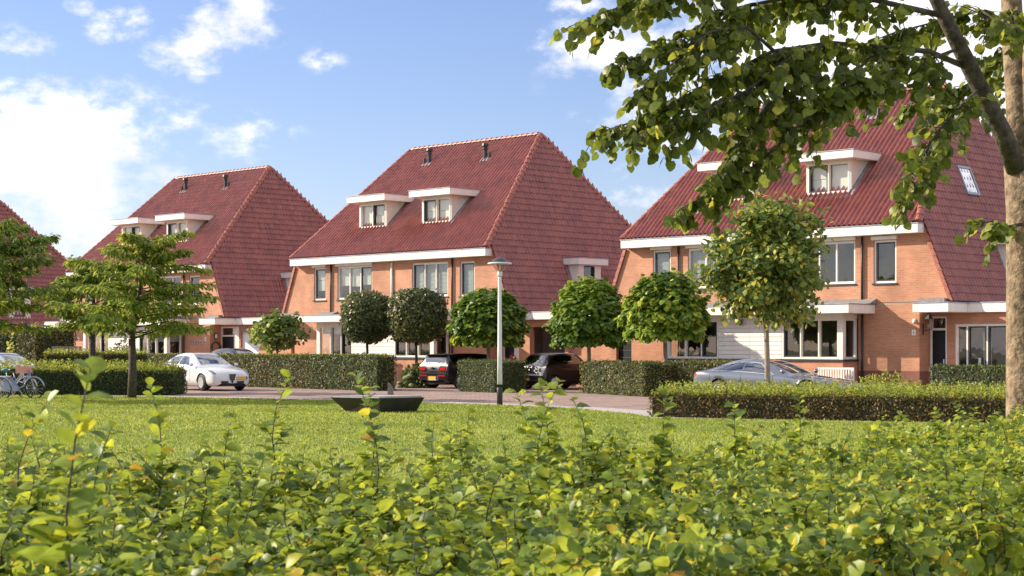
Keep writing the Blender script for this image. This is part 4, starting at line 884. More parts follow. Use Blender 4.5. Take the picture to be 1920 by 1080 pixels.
CITY = [(1.7, .3, .55, .68, .55, .45), (1.62, .22, .68, .78, .70, .55), (1.3, .2, .84, .93, .80, .6), (1.05, .2, .92, 1.02, .81, .62), (.6, .2, .95, 1.32, .81, .60), (.3, .2, .97, 1.43, .81, .58), (-.4, .2, .99, 1.47, .81, .57), (-.95, .2, 1.02, 1.43, .81, .56), (-1.25, .2, 1.03, 1.36, .80, .54), (-1.56, .22, .98, 1.02, .80, .58), (-1.64, .24, .78, .86, .79, .62), (-1.71, .27, .55, .66, .76, .62), (-1.72, .33, .46, .56, .72, .6)]
TWIN = [('windscreen', [(3.2, 4.2), (3.2, 7.8), (4.9, 7.75), (4.9, 4.25)]), ('side_window', [(4.0, 3.1), (6.0, 3.1), (6.0, 3.88), (4.9, 3.82)]), ('side_window', [(6.08, 3.1), (7.5, 3.3), (7.4, 3.8), (6.08, 3.88)]), ('rear_window', [(8.05, 4.05), (8.05, 7.95), (9.35, 7.85), (9.35, 4.15)])]
def city_extra(C, patch, S):
    mirrors(C, .8, .92, 1.02, 'paint_brown'); seams(patch, (3.9, 6.04))
    for z, r in ((.86, .07), (1.02, .06)):
        for s in (1, -1): MB().lathe([(r, -.02), (r*1.05, .0), (r*.8, .03), (0, .045)], (-1.50 if z < .9 else -1.42, s*.70, z), 12, 'y').build('tail_light', 'red_lamp', C, True)
    MB().box(-1.745, -1.69, -.70, .70, .55, .63).build('bumper_strip', 'paint_silver', C, bevel=.012)
    plate(C, -1.735, .22, .42, -1, .46); MB().box(-1.732, -1.69, -.55, .55, .33, .40).build('bumper_insert', 'black_plastic', C)
    MB().tube([(-1.63, -.05, 1.0), (-1.5, .3, 1.06)], .012, 6).build('wiper', 'black_plastic', C)
car('parked_city_car', 'small dark brown city car with round red tail lamps in the driveway', place_front(G(1037, 731), rzn, -1.15, -.72), rzn, CITY, 'paint_brown', (1.12, -1.15), .285, TWIN, [], city_extra)
SED = [(2.47, .3, .5, .58, .6, .5), (2.38, .22, .6, .68, .80, .6), (1.9, .2, .73, .80, .93, .7), (1.3, .2, .82, .88, .96, .72), (.95, .2, .86, .94, .96, .70), (.3, .2, .88, 1.22, .96, .64), (-.2, .2, .90, 1.38, .96, .58), (-.75, .2, .92, 1.42, .96, .56), (-1.3, .2, .95, 1.34, .96, .56), (-1.85, .2, .99, 1.17, .95, .56), (-2.25, .23, 1.0, 1.05, .90, .62), (-2.42, .26, .88, .96, .85, .66), (-2.48, .34, .6, .7, .78, .6)]
SWIN = [('windscreen', [(4.2, 4.2), (4.2, 7.8), (5.95, 7.75), (5.95, 4.25)]), ('roof_panel', [(6.05, 4.3), (6.05, 7.7), (7.9, 7.65), (7.9, 4.35)]), ('side_window', [(4.95, 3.15), (6.9, 3.15), (6.9, 3.84), (5.95, 3.8)]), ('side_window', [(6.98, 3.15), (9.3, 3.3), (8.6, 3.8), (6.98, 3.84)]), ('rear_window', [(8.4, 4.3), (8.4, 7.7), (9.85, 7.6), (9.85, 4.4)])]
def sed_extra(C, patch, S):
    mirrors(C, .75, 1.03, .95, 'paint_grey'); seams(patch, (4.9, 6.94, 8.9))
    for a in ([(4.9, 3.08), (9.4, 3.22), (9.4, 3.28), (4.9, 3.13)], [(4.88, 3.12), (5.95, 3.82), (5.95, 3.9), (4.8, 3.15)], [(5.95, 3.84), (8.6, 3.82), (8.6, 3.89), (5.95, 3.9)], [(9.35, 3.2), (8.6, 3.82), (8.6, 3.9), (9.5, 3.26)]): patch('window_trim', a, .010, 'chrome')
    patch('tail_light', [(10.2, 2.6), (10.9, 2.6), (10.9, 3.0), (10.2, 3.05)], .008, 'red_lamp')
rzd = -TH+R(6)
cS = AT(1458, 700, 50.5)
car('parked_saloon', 'grey blue fastback saloon car parked behind the low hedge at right', (cS.x, cS.y, 0), rzd, SED, 'paint_grey', (1.48, -1.48), .34, SWIN, [], sed_extra, zs=.93)
def plain_extra(C, patch, S): mirrors(C, .72, .98, 1.0, 'black_plastic'); seams(patch, (4.95, 6.93)); patch('headlight', [(1.15, 3.1), (2.35, 3.25), (2.2, 3.9), (1.2, 3.7)], .009, 'headlamp')
cA = AT(452, 700, 83); car('parked_dark_car', 'dark car of which only the roof shows above the long hedge', (cA.x, cA.y, 0), rzd, HATCH, 'paint_blue', (1.32, -1.31), .325, HWIN, [], plain_extra, zs=1.13)
cL = AT(14, 700, 70.5); car('parked_silver_car', 'pale silver car of which the roof shows above the hedge at left', (cL.x, cL.y, 0), rzd+R(8), HATCH, 'paint_silver', (1.32, -1.31), .325, HWIN, [], plain_extra, zs=1.0)
# ---------------------------------------------------------------- street lamp
b = G(937, 760); T = thing('street_lamp', 'slender white street lamp with a dark hat at the edge of the lawn', 'street lamp', (b.x, b.y, 0))
MB().lathe([(.084, 0), (.082, .5), (.077, .51)], (0, 0, 0), 16).build('foot_sleeve', 'black_pipe', T, True)
MB().lathe([(.075, .6), (.066, 1.6), (.05, 3.6), (.048, 3.72)], (0, 0, 0), 16).build('pole', 'galv', T, True)
MB().lathe([(.07, 3.68), (.075, 3.72), (.075, 3.8), (.06, 3.82)], (0, 0, 0), 16).build('collar', 'galv', T, True)
MB().lathe([(.06, 3.82), (.17, 3.93), (.235, 4.03), (.25, 4.055)], (0, 0, 0), 24).build('diffuser', 'lamp_glass', T, True)
h = MB().lathe([(.345, 4.05), (.345, 4.065), (.24, 4.09), (.2, 4.15), (.12, 4.205), (0, 4.225)], (0, 0, 0), 28).build('lamp_hat', 'dark_frame', T, True)
MB().lathe([(.347, 4.04), (.35, 4.055), (.345, 4.068), (.25, 4.086)], (0, 0, 0), 28).build('hat_rim', 'galv', h, True)
MB().lathe([(.025, 3.85), (.03, 3.98), (0, 4.03)], (0, 0, 0), 10).build('bulb', 'white_paint', T, True)
# ---------------------------------------------------------------- stone seat on the lawn
bb = G(712, 775); zt = .385
T = thing('stone_seat', 'dark stone seat shaped like an upturned pyramid on the lawn', 'bench', (bb.x, bb.y, 0))
near, lf, rt = Vector((0, 0, 0)), AT(650, 700, bb.y+.75), AT(780, 700, bb.y+.62)
lf = Vector((lf.x-bb.x, .75, 0)); rt = Vector((rt.x-bb.x, .62, 0)); far = lf+rt
low = [near, rt, far, lf]; c = sum(low, Vector())/4
tl, tr2 = AT(618, 700, bb.y+.78), AT(797, 700, bb.y+.6); up = [near-Vector((0, .12, 0)), Vector((tr2.x-bb.x, .6, 0)), far+Vector((0, .25, 0)), Vector((tl.x-bb.x, .78, 0))]
vs = [(*p.xy, 0) for p in low]+[(*p.xy, zt) for p in up]
MB().add(vs, [(0, 1, 2, 3), (4, 5, 6, 7), (0, 1, 5, 4), (1, 2, 6, 5), (2, 3, 7, 6), (3, 0, 4, 7)]).build('pedestal', 'stone_dark', T, bevel=.012)
cu = sum(up, Vector())/4
MB().poly([(*(cu+(p-cu)*.93).xy, zt+.002) for p in up], (0, 0, .035)).build('seat_slab', 'stone_top', T, bevel=.01)
pb = G(732, 752); T = tag(MB().poly([(-.09, 0, 0), (.09, 0, 0), (.075, 0, .38), (.0, 0, .52), (-.07, 0, .56)], (0, .14, 0)).build('wooden_post', 'wood_grey', None, bevel=.01), 'weathered wooden post behind the stone seat', 'post'); T.location = (pb.x, pb.y, 0)
# ---------------------------------------------------------------- bicycles
def bicycle(label, loc, rz, col, tilt, crate, bag):
    B = thing('bicycle', label, 'bicycle', loc, rz, 'bicycles parked at the lawn edge'); B.rotation_euler = (tilt, 0, rz)
    r = .34
    for x in (-.52, .55):
        w = MB()
        ring = [(x+r*math.cos(a*.2618), 0, r+r*math.sin(a*.2618)) for a in range(25)]; w.tube(ring, .021, 6, False); wo = w.build('wheel', 'pink' if x < 0 and col == 'lavender' else 'rubber', B, True)
        s = MB()
        for k in range(14): a = k*.4488; s.tube([(x, 0, r), (x+r*math.cos(a), 0, r+r*math.sin(a))], .0035, 4)
        s.tube([(x, -.05, r), (x, .05, r)], .025, 8); s.build('spokes', 'galv', wo)
        g = MB(); arc = [(x+(r+.035)*math.cos(a), 0, r+(r+.035)*math.sin(a)) for a in np.linspace(.2, 2.9, 12)]; g.tube(arc, .026, 6); g.build('mudguard', col, B, True)
    f = MB(); f.tube([(-.52, .04, r), (-.1, .04, .30), (-.22, 0, .86)], .016, 6); f.tube([(-.1, 0, .3), (.15, 0, .42), (.38, 0, .78)], .024, 8); f.tube([(-.17, 0, .6), (.12, 0, .52), (.37, 0, .86)], .02, 8)
    f.tube([(-.52, -.04, r), (-.2, 0, .72)], .014, 6); f.tube([(.36, 0, .98), (.45, 0, .62), (.55, 0, r)], .02, 8); f.build('frame', col, B, True)
    MB().poly([(-.62, .05, .34), (-.5, .05, .62), (-.28, .05, .52), (-.06, .05, .38), (-.06, .05, .26), (-.5, .05, .24)], (0, -.1, 0)).build('chain_guard', col, B, bevel=.01)
    MB().tube([(.3, -.3, 1.08), (.42, -.24, 1.1), (.42, 0, 1.05), (.42, .24, 1.1), (.3, .3, 1.08)], .014, 6).build('handlebar', 'bike_white', B, True)
    MB().tube([(.42, 0, 1.05), (.36, 0, .96)], .018, 6).build('stem', 'galv', B)
    MB().lathe([(0, -.03), (.1, -.02), (.13, .03), (.0, .06)], (-.25, 0, .92), 12, 'z', (1.2, .75)).build('saddle', 'black_plastic' if not bag else 'blue_cloth', B, True)
    MB().box(-.82, -.36, -.07, .07, .71, .73).build('carrier', 'galv', B)
    MB().tube([(-.1, .1, .3), (-.02, .14, .14)], .012, 6).build('pedal_crank', 'galv', B); MB().tube([(-.3, -.1, .3), (-.32, -.2, .0)], .012, 6).build('kickstand', 'black_pipe', B)
    if crate:
        x0, x1, z0, z1 = .0, .37, .84, 1.08; k = MB().box(x0, x1, -.2, .2, z0, z0+.02).build('crate', 'pink', B)
        for i in range(4):
            z = z0+.025+i*.055
            for q in ((x0, x1, -.2, -.185), (x0, x1, .185, .2), (x0, x0+.015, -.185, .185), (x1-.015, x1, -.185, .185)): MB().box(*q, z, z+.045).build('crate_slat', 'pink', k)
    return B
g1 = G(38, 747.5); bicycle('lavender bicycle with a pink crate at the left edge of the lawn', (g1.x, g1.y, 0), R(-18), 'lavender', R(4), True, False)
bicycle('white bicycle with a bright blue saddle cover behind the lavender one', (g1.x-.45, g1.y+.5, 0), R(-14), 'bike_white', R(-5), False, True)
bicycle('bluish bicycle partly cut off by the left picture edge', (g1.x-1.05, g1.y+.1, 0), R(-20), 'lavender', R(6), False, False)
# ---------------------------------------------------------------- things on and by the houses
def on(Hs, x, y, z): return Hs.matrix_world @ Vector((x, y, z))
bpy.context.view_layer.update()
def fix(name, label, cat, Hs, x, y, z): return thing(name, label, cat, on(Hs, x, y, z), -TH)
L = fix('wall_lantern', 'hexagonal carriage lantern beside the front door of the right hand house', 'lantern', HC, -.17, .62, 2.32)
MB().lathe([(.09, 0), (.15, .35), (.155, .36)], (.22, 0, 0), 6).build('lantern_glass', 'lamp_glass', L); MB().lathe([(.17, .36), (.06, .55), (.0, .6)], (.22, 0, 0), 6).build('lantern_roof', 'black_pipe', L)
fr6 = MB(); 
for k in range(6): a = k*math.pi/3; fr6.tube([(.22+.092*math.cos(a), .092*math.sin(a), 0), (.22+.155*math.cos(a), .155*math.sin(a), .36)], .009, 5)
fr6.tube([(0, 0, -.2), (0, 0, .2)], .02, 6); fr6.tube([(0, 0, -.05), (.22, 0, -.04)], .014, 6); fr6.lathe([(.1, -.03), (.1, .0)], (.22, 0, 0), 6); fr6.build('lantern_frame', 'black_pipe', L); MB().lathe([(.02, 0), (.035, .1), (0, .16)], (.22, 0, .05), 8).build('bulb', 'white_paint', L)
def numplate(label, Hs, x, z, s):
    o = fix('number_sign', label, 'house number', Hs, x, .395, z); MB().box(-.08, .08, -.015, 0, -.1, .1).build('sign_plate', 'white_paint', o, bevel=.004)
    t = link('digit', text_mesh(s, .15, .002, 'dark_frame', 'digit'), o); t.matrix_local = frame_mat((0, -.017, -.052), (1, 0, 0), (0, 0, 1), (0, -1, 0))
numplate('white house number sign on the wall of the right hand house', HC, -.42, 2.2, '5'); numplate('white house number sign on the wall of the left house', HA, -.6, 2.13, '9'); numplate('white house number sign at the left corner of the middle house', HB, -13.25, 2.1, '7'); numplate('white house number sign at the far end of the left house', HA, -13.1, 2.2, '11')
for lab, Hs, x in (('small white security lamp above the house number of the right hand house', HC, -.40), ('small security lamp above the house number of the left house', HA, -.6)):
    o = fix('sensor_lamp', lab, 'lamp', Hs, x, .4, 2.62); MB().box(-.06, .06, -.05, 0, -.07, .07).build('lamp_base', 'white_paint', o, bevel=.01); MB().lathe([(.05, 0), (.055, .04), (.03, .08)], (0, -.1, -.02), 10, 'y').build('lamp_head', 'galv', o)
nm = fix('name_sign', 'metal name letters fixed to the brick wall of the left house', 'sign', HA, -1.38, .37, 1.86)
for i, ch in enumerate('VRAIDE'):
    t = link('letter', text_mesh(ch, .34, .012, 'steel', 'letter'), nm); t.matrix_local = frame_mat((-.62+i*.245, 0, 0), (1, 0, 0), (0, 0, 1), (0, -1, 0))
wl = fix('wall_lamp', 'oval white wall lamp beside the door of the left house', 'lamp', HA, -.17, .72, 2.3); MB().box(0, .06, -.09, .09, -.17, .17).build('lamp_back', 'black_pipe', wl, bevel=.03); MB().lathe([(.0, -.13), (.055, -.1), (.065, 0), (.055, .1), (0, .13)], (.08, 0, 0), 10, 'z').build('lamp_glass', 'white_paint', wl, True)
wr = fix('wreath', 'dark twig wreath hanging beside the door of the left house', 'wreath', HA, -.14, .72, 1.72)
w = MB()
for q in range(5): w.tube([(random.uniform(0, .06), (.27+random.uniform(-.05, .05))*math.cos(a*.3307), (.27+random.uniform(-.05, .05))*math.sin(a*.3307)) for a in range(20)], .022, 5)
w.build('twig_ring', 'bark_dark', wr)
sg = fix('awning_box', 'dark rounded panel fixed to the first floor wall of the left house', 'panel', HA, -3.0, .38, 3.55); p = MB(); r = .12; pts = []
for cxx, cz, a0 in ((.75-r, .5-r, 0), (-.75+r, .5-r, 90), (-.75+r, r-.25, 180), (.75-r, r-.25, 270)):
    for k in range(5): a = R(a0+k*22.5); pts.append((cxx+r*math.cos(a), -.75, cz+r*math.sin(a)))
p.poly(pts, (0, .12, 0)).build('panel', 'dark_frame', sg); MB().tube([(.2, -.64, .1), (.2, 0, .1)], .03, 6).build('bracket', 'black_pipe', sg)
cl = fix('ceiling_lamp', 'round dark lamp under the canopy of the right hand house', 'lamp', HC, -7.25, -.72, 2.62); MB().lathe([(0, -.11), (.08, -.08), (.11, 0), (.09, .08), (.02, .12)], (0, 0, 0), 14).build('lamp_globe', 'grey_frame', cl, True); MB().tube([(0, 0, .1), (0, 0, .28)], .012, 6).build('lamp_rod', 'black_pipe', cl)
# white garden bench
bq = fix('garden_bench', 'white slatted garden bench against the bay of the right hand house', 'bench', HC, -2.55, -1.55, 0)
for x in (-.72, .72):
    MB().box(x-.03, x+.03, -.25, -.19, 0, .62).build('leg', 'white_paint', bq); MB().box(x-.03, x+.03, .17, .23, 0, .95).build('leg', 'white_paint', bq); MB().box(x-.035, x+.035, -.26, .17, .62, .66).build('armrest', 'white_paint', bq)
for i in range(4): MB().box(-.7, .7, -.22+i*.1, -.14+i*.1, .42, .445).build('seat_slat', 'white_paint', bq)
MB().box(-.69, .69, .18, .22, .88, .95).build('top_rail', 'white_paint', bq); MB().box(-.69, .69, .18, .22, .5, .55).build('lower_rail', 'white_paint', bq)
for i in range(13): MB().box(-.66+i*.107, -.61+i*.107, .185, .215, .55, .88).build('back_slat', 'white_paint', bq)
bn = fix('recycling_bin', 'wheeled bin with a blue lid behind the hedge at the right hand house', 'bin', HC, -9.3, -1.6, 0); MB().poly([(-.42, -.32, .12), (.42, -.32, .12), (.48, -.38, 1.08), (-.48, -.38, 1.08)], (0, .7, 0)).build('bin_body', 'grey_frame', bn, bevel=.02); MB().box(-.5, .5, -.42, .36, 1.085, 1.16).build('lid', 'blue_lid', bn, bevel=.03)
for x in (-.36, .36): MB().lathe([(.1, -.03), (.1, .03)], (x, .3, .1), 12, 'x').build('wheel', 'rubber', bn)
# small wooden fence at left
fp = AT(125, 720, 82); fe = thing('picket_fence', 'short weathered wooden fence beside the left house', 'fence', (fp.x, fp.y, 0), -.1)
for i in range(9): MB().box(-.75+i*.17, -.61+i*.17, 0, .03, .1, 1.75).build('picket', 'wood_grey', fe)
MB().box(-.78, .8, .03, .07, .4, .5).build('rail', 'wood_grey', fe); MB().box(-.78, .8, .03, .07, 1.3, 1.4).build('rail', 'wood_grey', fe)
# orchids on the window sill of the left house
pl = fix('window_flowers', 'white orchids behind the bay window of the left house', 'plant', HA, -3.2, -.2, 1.25)
st = MB()
for i in range(6): st.tube([(-.5+i*.2, 0, 0), (-.5+i*.2+.03, -.03, .35), (-.42+i*.2, -.05, .45+.1*(i % 3))], .006, 4)
st.build('stems', 'leaf_oak', pl); q = rdir(40)*np.array([.05, .03, .06])+np.stack([-.45+.2*(np.arange(40) % 6), -.05+0*np.arange(40), .42+.1*(np.arange(40) % 3)], 1)
leaves('petals', q, rdir(40), rdir(40), .07, T_OVAL, 'flower_lime', pl)
# ---------------------------------------------------------------- far house between the middle and the right hand house
fh = thing('far_house', 'far orange roof showing between the middle and the right hand house', 'house', AT(1215, 655, 128).to_2d().to_3d(), -TH)
MB().box(-6, 6, -4, 4, 0, 5.2).build('wall', 'brick_orange', fh); MB().add([(-6.3, -4.4, 5.1), (6.3, -4.4, 5.1), (6.3, 4.4, 5.1), (-6.3, 4.4, 5.1), (-6.3, 0, 11.0), (6.3, 0, 11.0)], [(0, 1, 5, 4), (2, 3, 4, 5), (0, 4, 3), (1, 2, 5), (0, 3, 2, 1)]).build('roof', 'ridge_tile', fh)
# ---------------------------------------------------------------- large lime tree overhanging at the right
LT = thing('lime_tree', 'large lime tree at the right edge with branches hanging over the picture', 'tree', (AT(1921, 800, 14).x, 14.0, 0))
LO = Vector(LT.location)
def lp(u, v, Y): return AT(u, v, Y)-LO
m = MB()
limb(m, [Vector((.02, 0, 0)), lp(1921, 800, 14), lp(1921, 600, 14), lp(1920, 400, 14), lp(1914, 290, 14)], .155, .142, 16)
limb(m, [lp(1916, 330, 14), lp(1911, 200, 14.02), lp(1899, 60, 14.05), lp(1893, -80, 14.1), lp(1880, -320, 14.2)], .125, .06, 14)
limb(m, [lp(1922, 330, 13.98), lp(1930, 150, 13.95), lp(1945, -60, 13.8), lp(1980, -300, 13.6)], .09, .04, 12)
main = [lp(1906, 318, 13.93), lp(1880, 250, 13.8), lp(1838, 165, 13.6), lp(1800, 90, 13.4), lp(1770, 30, 13.3), lp(1742, -30, 13.2), lp(1690, -160, 13.0)]
m.build('trunk', 'bark_lime', LT, True)
m = MB(); limb(m, main, .085, .042, 12); m.build('limb', 'bark_dark', LT, True)  # shaded limb: bark darker than the trunk, the shade painted into its colour
branches = [[(1822, 130, 13.5), (1740, 96, 13.3), (1650, 88, 13.1), (1560, 80, 12.9), (1450, 95, 12.6), (1340, 150, 12.4), (1230, 212, 12.2), (1120, 252, 12.1)],
 [(1770, 30, 13.3), (1640, 0, 13.0), (1500, -10, 12.7), (1360, 20, 12.5), (1250, 85, 12.3), (1150, 125, 12.2)],
 [(1742, -30, 13.2), (1560, -60, 12.8), (1380, -50, 12.5), (1220, -10, 12.2), (1090, 42, 12.0)],
 [(1650, 88, 13.1), (1590, 150, 12.8), (1520, 215, 12.6), (1450, 280, 12.4), (1390, 330, 12.3), (1275, 392, 12.2)],
 [(1560, 80, 12.9), (1480, 160, 12.6), (1410, 230, 12.4), (1370, 290, 12.3), (1340, 350, 12.2)],
 [(1838, 165, 13.6), (1800, 200, 13.2), (1760, 245, 13.0), (1725, 300, 12.8), (1690, 375, 12.7)],
 [(1800, 90, 13.4), (1720, 120, 13.0), (1640, 150, 12.8), (1560, 175, 12.7), (1470, 200, 12.5)],
 [(1899, 60, 14.05), (1840, 20, 14.5), (1760, 40, 14.9), (1680, 60, 15.2), (1600, 90, 15.5)],
 [(1899, 60, 14.05), (1870, 110, 14.6), (1830, 150, 15.0), (1780, 175, 15.3), (1700, 195, 15.6)],
 [(1690, -160, 13.0), (1500, -150, 12.6), (1300, -120, 12.3), (1150, -60, 12.0)],
 [(1893, -80, 14.1), (1800, -120, 14.6), (1640, -60, 15.0), (1480, 0, 15.3), (1380, 60, 15.5)],
 [(1560, 80, 12.9), (1480, 110, 12.5), (1400, 170, 12.3), (1300, 220, 12.1), (1200, 250, 11.9)],
 [(1450, 95, 12.6), (1400, 50, 12.4), (1330, 60, 12.2), (1260, 120, 12.1), (1200, 170, 12.0)],
 [(1930, 150, 13.95), (1930, 60, 13.4), (1905, 20, 12.9), (1880, 45, 12.6)],
 [(1915, 420, 13.9), (1890, 425, 13.6), (1862, 415, 13.4), (1835, 418, 13.3)]]
P = []; D = []
rg = random.Random(21)
for bi, br in enumerate(branches):
    pts = [lp(*q) for q in br]; mm = MB(); limb(mm, pts, .025 if bi < 3 else .015, .004, 7)
    seglen = [0]
    for a, c in zip(pts, pts[1:]): seglen.append(seglen[-1]+(c-a).length)
    tot = seglen[-1]
    def along(s):
        for i in range(len(pts)-1):
            if s <= seglen[i+1] or i == len(pts)-2: return pts[i].lerp(pts[i+1], (s-seglen[i])/max(1e-6, seglen[i+1]-seglen[i])), (pts[i+1]-pts[i]).normalized()
    ntw = int(tot*(29 if bi < 13 else 11))
    for k in range(ntw):
        s = tot*(.14+.86*(k+rg.random())/ntw); p, d = along(s)
        L = (.14+.26*rg.random())*(1.15-.55*s/tot); tw = (d*rg.uniform(.3, .9)+Vector((rg.gauss(0, .55), rg.gauss(0, .6), rg.gauss(-.25, .4)))).normalized()
        e = p+tw*L+Vector((0, 0, -.10*L/.3)); mm.tube([p, p.lerp(e, .5)+Vector((0, 0, .02)), e], [.006, .004, .002], 4)
        nl = rg.randint(5, 9)
        for q in range(nl):
            t = .2+.8*q/(nl-1); b = p.lerp(e, t); w = 1 if q % 2 else -1; sd = tw.cross(Vector((0, 0, 1))); sd = sd.normalized() if sd.length > .01 else Vector((1, 0, 0))
            P.append(b+Vector((rg.gauss(0, .015), rg.gauss(0, .015), rg.gauss(0, .01)))); D.append(sd*w*.7+tw*.5+Vector((rg.gauss(0, .25), rg.gauss(0, .25), -.6+rg.gauss(0, .2))))
    mm.build('branch', 'bark_dark', LT, True)
P = np.array(P); D = unit(np.array(D)); n = len(P); N = unit(rdir(n)*.95+np.array([-.3, -.25, .6])); size = .05+.048*RNG.random(n); lr = np.clip(RNG.normal(.45, .25, n), 0, .99)
# crown above the picture
n2 = 2600; q = rdir(n2)*(RNG.random(n2)**.4)[:, None]*np.array([3.3, 3.0, 2.2])+np.array([-.6, .6, 7.1]); q = q[q[:, 2] > 5.35]
vis = [i for i in range(n) if 1060 < 960+F*(P[i][0]+LO.x)/(P[i][1]+LO.y) < 1900 and HZ-F*(P[i][2]+LO.z-CH)/(P[i][1]+LO.y) > 0]
vis.sort(key=lambda i: P[i][1]-size[i]*8); pick = vis[:300]; rest = np.setdiff1d(np.arange(n), pick)
tv, tf = T_HEART; hm = rawmesh('leaf', tv, tf, 'leaf_lime')
for i in pick:
    d = Vector(D[i]); s = Vector(np.cross(N[i], D[i])).normalized(); nn = d.cross(s); o = link('leaf', hm, LT); sc = size[i]
    o.matrix_local = frame_mat(P[i], d*sc, s*sc, nn*sc)
leaves('crown', P[rest], D[rest], N[rest], size[rest], T_HEART, 'leaf_lime', LT, lr[rest])
leaves('upper_crown', q, unit(rdir(len(q))+np.array([0, 0, -.6])), rdir(len(q))+np.array([0, 0, 1]), .12, T_HEART, 'leaf_lime', LT)
# ---------------------------------------------------------------- hedge in the foreground
POLY = [(-3.2, 2.4), (-.4, 2.9), (.76, 4.35), (1.75, 5.6), (4.3, 8.8), (7, 12.2), (7.6, 18), (4.5, 13.6), (1.3, 8.9), (-.7, 7.0), (-2.4, 7.4), (-4.5, 8.3), (-5, 4)]
FH = thing('front_hedge', 'broad leafy beech hedge filling the foreground', 'hedge')
n = 620000; XY = np.stack([RNG.uniform(-5, 7.6, n), RNG.uniform(2.4, 18, n)], 1); XY = XY[inpoly(XY, POLY)]
keep = np.abs(XY[:, 0]) < XY[:, 1]*.33+.5; XY = XY[keep]; n = len(XY)
def topz(XY): P3 = np.concatenate([XY, np.zeros((len(XY), 1))], 1); return 1.03+.06*vnoise(P3, 1.7)+.055*vnoise(P3, 4.3)+.03*vnoise(P3, 9.1)
z = topz(XY)-RNG.exponential(.105, n)+.03; P = np.concatenate([XY, z[:, None]], 1)
D = rdir(n); D[:, 2] = D[:, 2]*.6+.15; N = unit(rdir(n)*.8+np.array([-.25, -.15, .7]))
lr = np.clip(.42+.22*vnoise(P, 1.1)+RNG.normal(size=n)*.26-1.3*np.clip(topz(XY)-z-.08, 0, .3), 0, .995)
sz = (.019+.029*RNG.random(n)**1.3)*(1+.25*vnoise(P, .9)); nr = XY[:, 1] < 7.2; n1 = nr & (RNG.random(n) < .5); n2_ = nr & ~n1
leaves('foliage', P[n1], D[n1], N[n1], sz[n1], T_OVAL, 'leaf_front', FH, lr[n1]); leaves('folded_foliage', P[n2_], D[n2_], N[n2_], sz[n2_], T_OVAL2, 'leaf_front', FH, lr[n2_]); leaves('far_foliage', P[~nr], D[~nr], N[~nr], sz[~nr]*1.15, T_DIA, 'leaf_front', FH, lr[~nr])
# its near side
n = 9000; t = RNG.random(n); near = np.array(POLY[:6]); seg = RNG.integers(0, 5, n); A = near[seg]; B2 = near[seg+1]; XY = A+(B2-A)*t[:, None]; z = .98*RNG.random(n)**.8
P = np.concatenate([XY, z[:, None]], 1)+RNG.normal(size=(n, 3))*.05; leaves('side_foliage', P, rdir(n)+np.array([0, 0, -.4]), rdir(n)*.6+np.array([.5, -.6, .4]), .042+.03*RNG.random(n), T_OVAL, 'leaf_front', FH)
core = MB(); c = np.mean(POLY, 0); core.poly([(*(c+(np.array(p)-c)*.97), 0) for p in POLY], (0, 0, .62)); core.build('hedge_core', 'hedge_core', FH)
n = 5000; XY = np.stack([RNG.uniform(-4, 6, n), RNG.uniform(3, 15, n)], 1); XY = XY[inpoly(XY, POLY)]; tw = MB(); n = 0
for (x, y) in XY[:900]:
    a = random.random()*6.28; tw.tube([(x, y, .78), (x+.05*math.cos(a), y+.05*math.sin(a), .9), (x+.09*math.cos(a), y+.09*math.sin(a), 1.02)], [.005, .004, .002], 4, False)
tw = tw.build('twigs', 'bark_dark', FH); tw['kind'] = 'stuff'
om = rawmesh('leaf', T_OVAL[0], T_OVAL[1], 'leaf_front')
LP = []; LD = []; nobj = [0]
JS = MB()
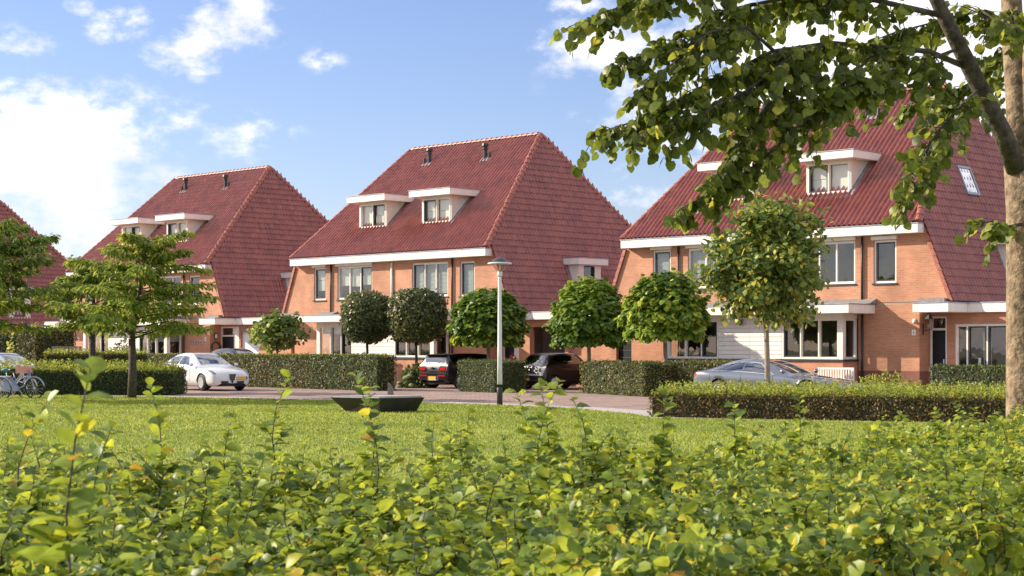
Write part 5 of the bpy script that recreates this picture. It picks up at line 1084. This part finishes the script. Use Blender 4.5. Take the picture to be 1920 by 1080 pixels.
def shoot(u, vt, Y, own, lean=0):
    top = AT(u, vt, Y); b = Vector((top.x-lean, Y+random.uniform(-.08, .08), .93)); h = top.z-b.z
    if h < .05: return
    sw = Vector((random.gauss(0, .05), random.gauss(0, .05), 0))*min(1, h/.3); cv = [b.lerp(top, t)+sw*(4*t*(1-t))+Vector((random.gauss(0, .004), random.gauss(0, .004), 0)) for t in (0, .2, .4, .6, .8, 1)]
    sm = MB().tube(cv, [.0034, .0031, .0028, .0024, .0018, .0012], 5); tw = []
    for q in range(int(h/.12)):
        t = random.uniform(.05, .6); k = t*5; i0 = int(k); p = cv[i0].lerp(cv[i0+1], k-i0); a = random.random()*6.28; l = random.uniform(.06, .14)*(1-t*.6); e = p+Vector((math.cos(a)*l*.7, math.sin(a)*l*.7, l*.7)); sm.tube([p, e], [.002, .001], 4); tw.append((p, e))
    if own: st = sm.build('shoot', 'bark_dark', FH, True)
    else: JS.add(sm.v, sm.f)
    k = max(5, int(h/.014)); pos = []
    for i in range(k):
        t = (.08+.92*i/(k-1)); kk = min(t*5, 4.999); i0 = int(kk); pos.append((cv[i0].lerp(cv[i0+1], kk-i0), t, i*2.5+random.random()*.7))
    for p, e in tw:
        for q in range(5): pos.append((p.lerp(e, .3+.7*q/4), .5, random.random()*6.28))
    for p, t, a in pos:
        el = .1+.45*t+random.gauss(0, .25); d = Vector((math.cos(a), math.sin(a), el)); s = (.036+.036*random.random())*(1.1-.4*t)*(1.15 if own else 1)
        if own and nobj[0] < 296 and random.random() < .75:
            nobj[0] += 1; d.normalize(); nn = Vector((random.gauss(0, .5), random.gauss(0, .5), 1)); sd = nn.cross(d).normalized(); nn = d.cross(sd); o = link('leaf', om, st); o.matrix_local = frame_mat(p, d*s, sd*s, nn*s)
        else: LP.append(p); LD.append((*d, s))
own = [(170, 690, 2.9, .0), (95, 745, 5.2, .02), (30, 760, 5.5, .03), (283, 722, 6.0, -.02), (545, 705, 6.2, -.06), (668, 706, 6.0, -.02), (690, 730, 6.6, .02), (1012, 722, 6.4, -.03), (1048, 716, 6.0, .02), (1075, 745, 6.6, .03), (1252, 735, 6.3, .03), (1375, 760, 7.4, .02), (1500, 742, 7.8, 0), (970, 735, 7.0, -.03), (815, 790, 6.4, -.05), (880, 775, 7.2, .02), (440, 770, 6.2, -.04), (210, 800, 4.4, .03), (1150, 800, 6.4, .03)]
for u, vt, Y, l in own: shoot(u, vt, Y, True, l)
rs = random.Random(5); 
for i in range(1150):
    u = rs.uniform(-40, 1960); Y = rs.uniform(4.2, 9.5) if u < 1100 else rs.uniform(4.6, 14); b = ((u-960)/F*Y, Y)
    if not inpoly(np.array([b]), POLY)[0]: continue
    hh = .05+.22*rs.random()**1.8; vt = HZ+(CH-1.0-hh)*F/Y; shoot(u, vt, Y, False, rs.gauss(0, .06))
JS.build('shoot_stems', 'bark_dark', FH, True)['kind'] = 'stuff'
LD = np.array(LD); n = len(LP); leaves('shoot_leaves', np.array([tuple(p) for p in LP]), LD[:, :3], rdir(n)*.7+np.array([0, 0, 1]), LD[:, 3], T_OVAL2, 'leaf_front', FH, np.clip(RNG.normal(.62, .22, n), 0, .99))
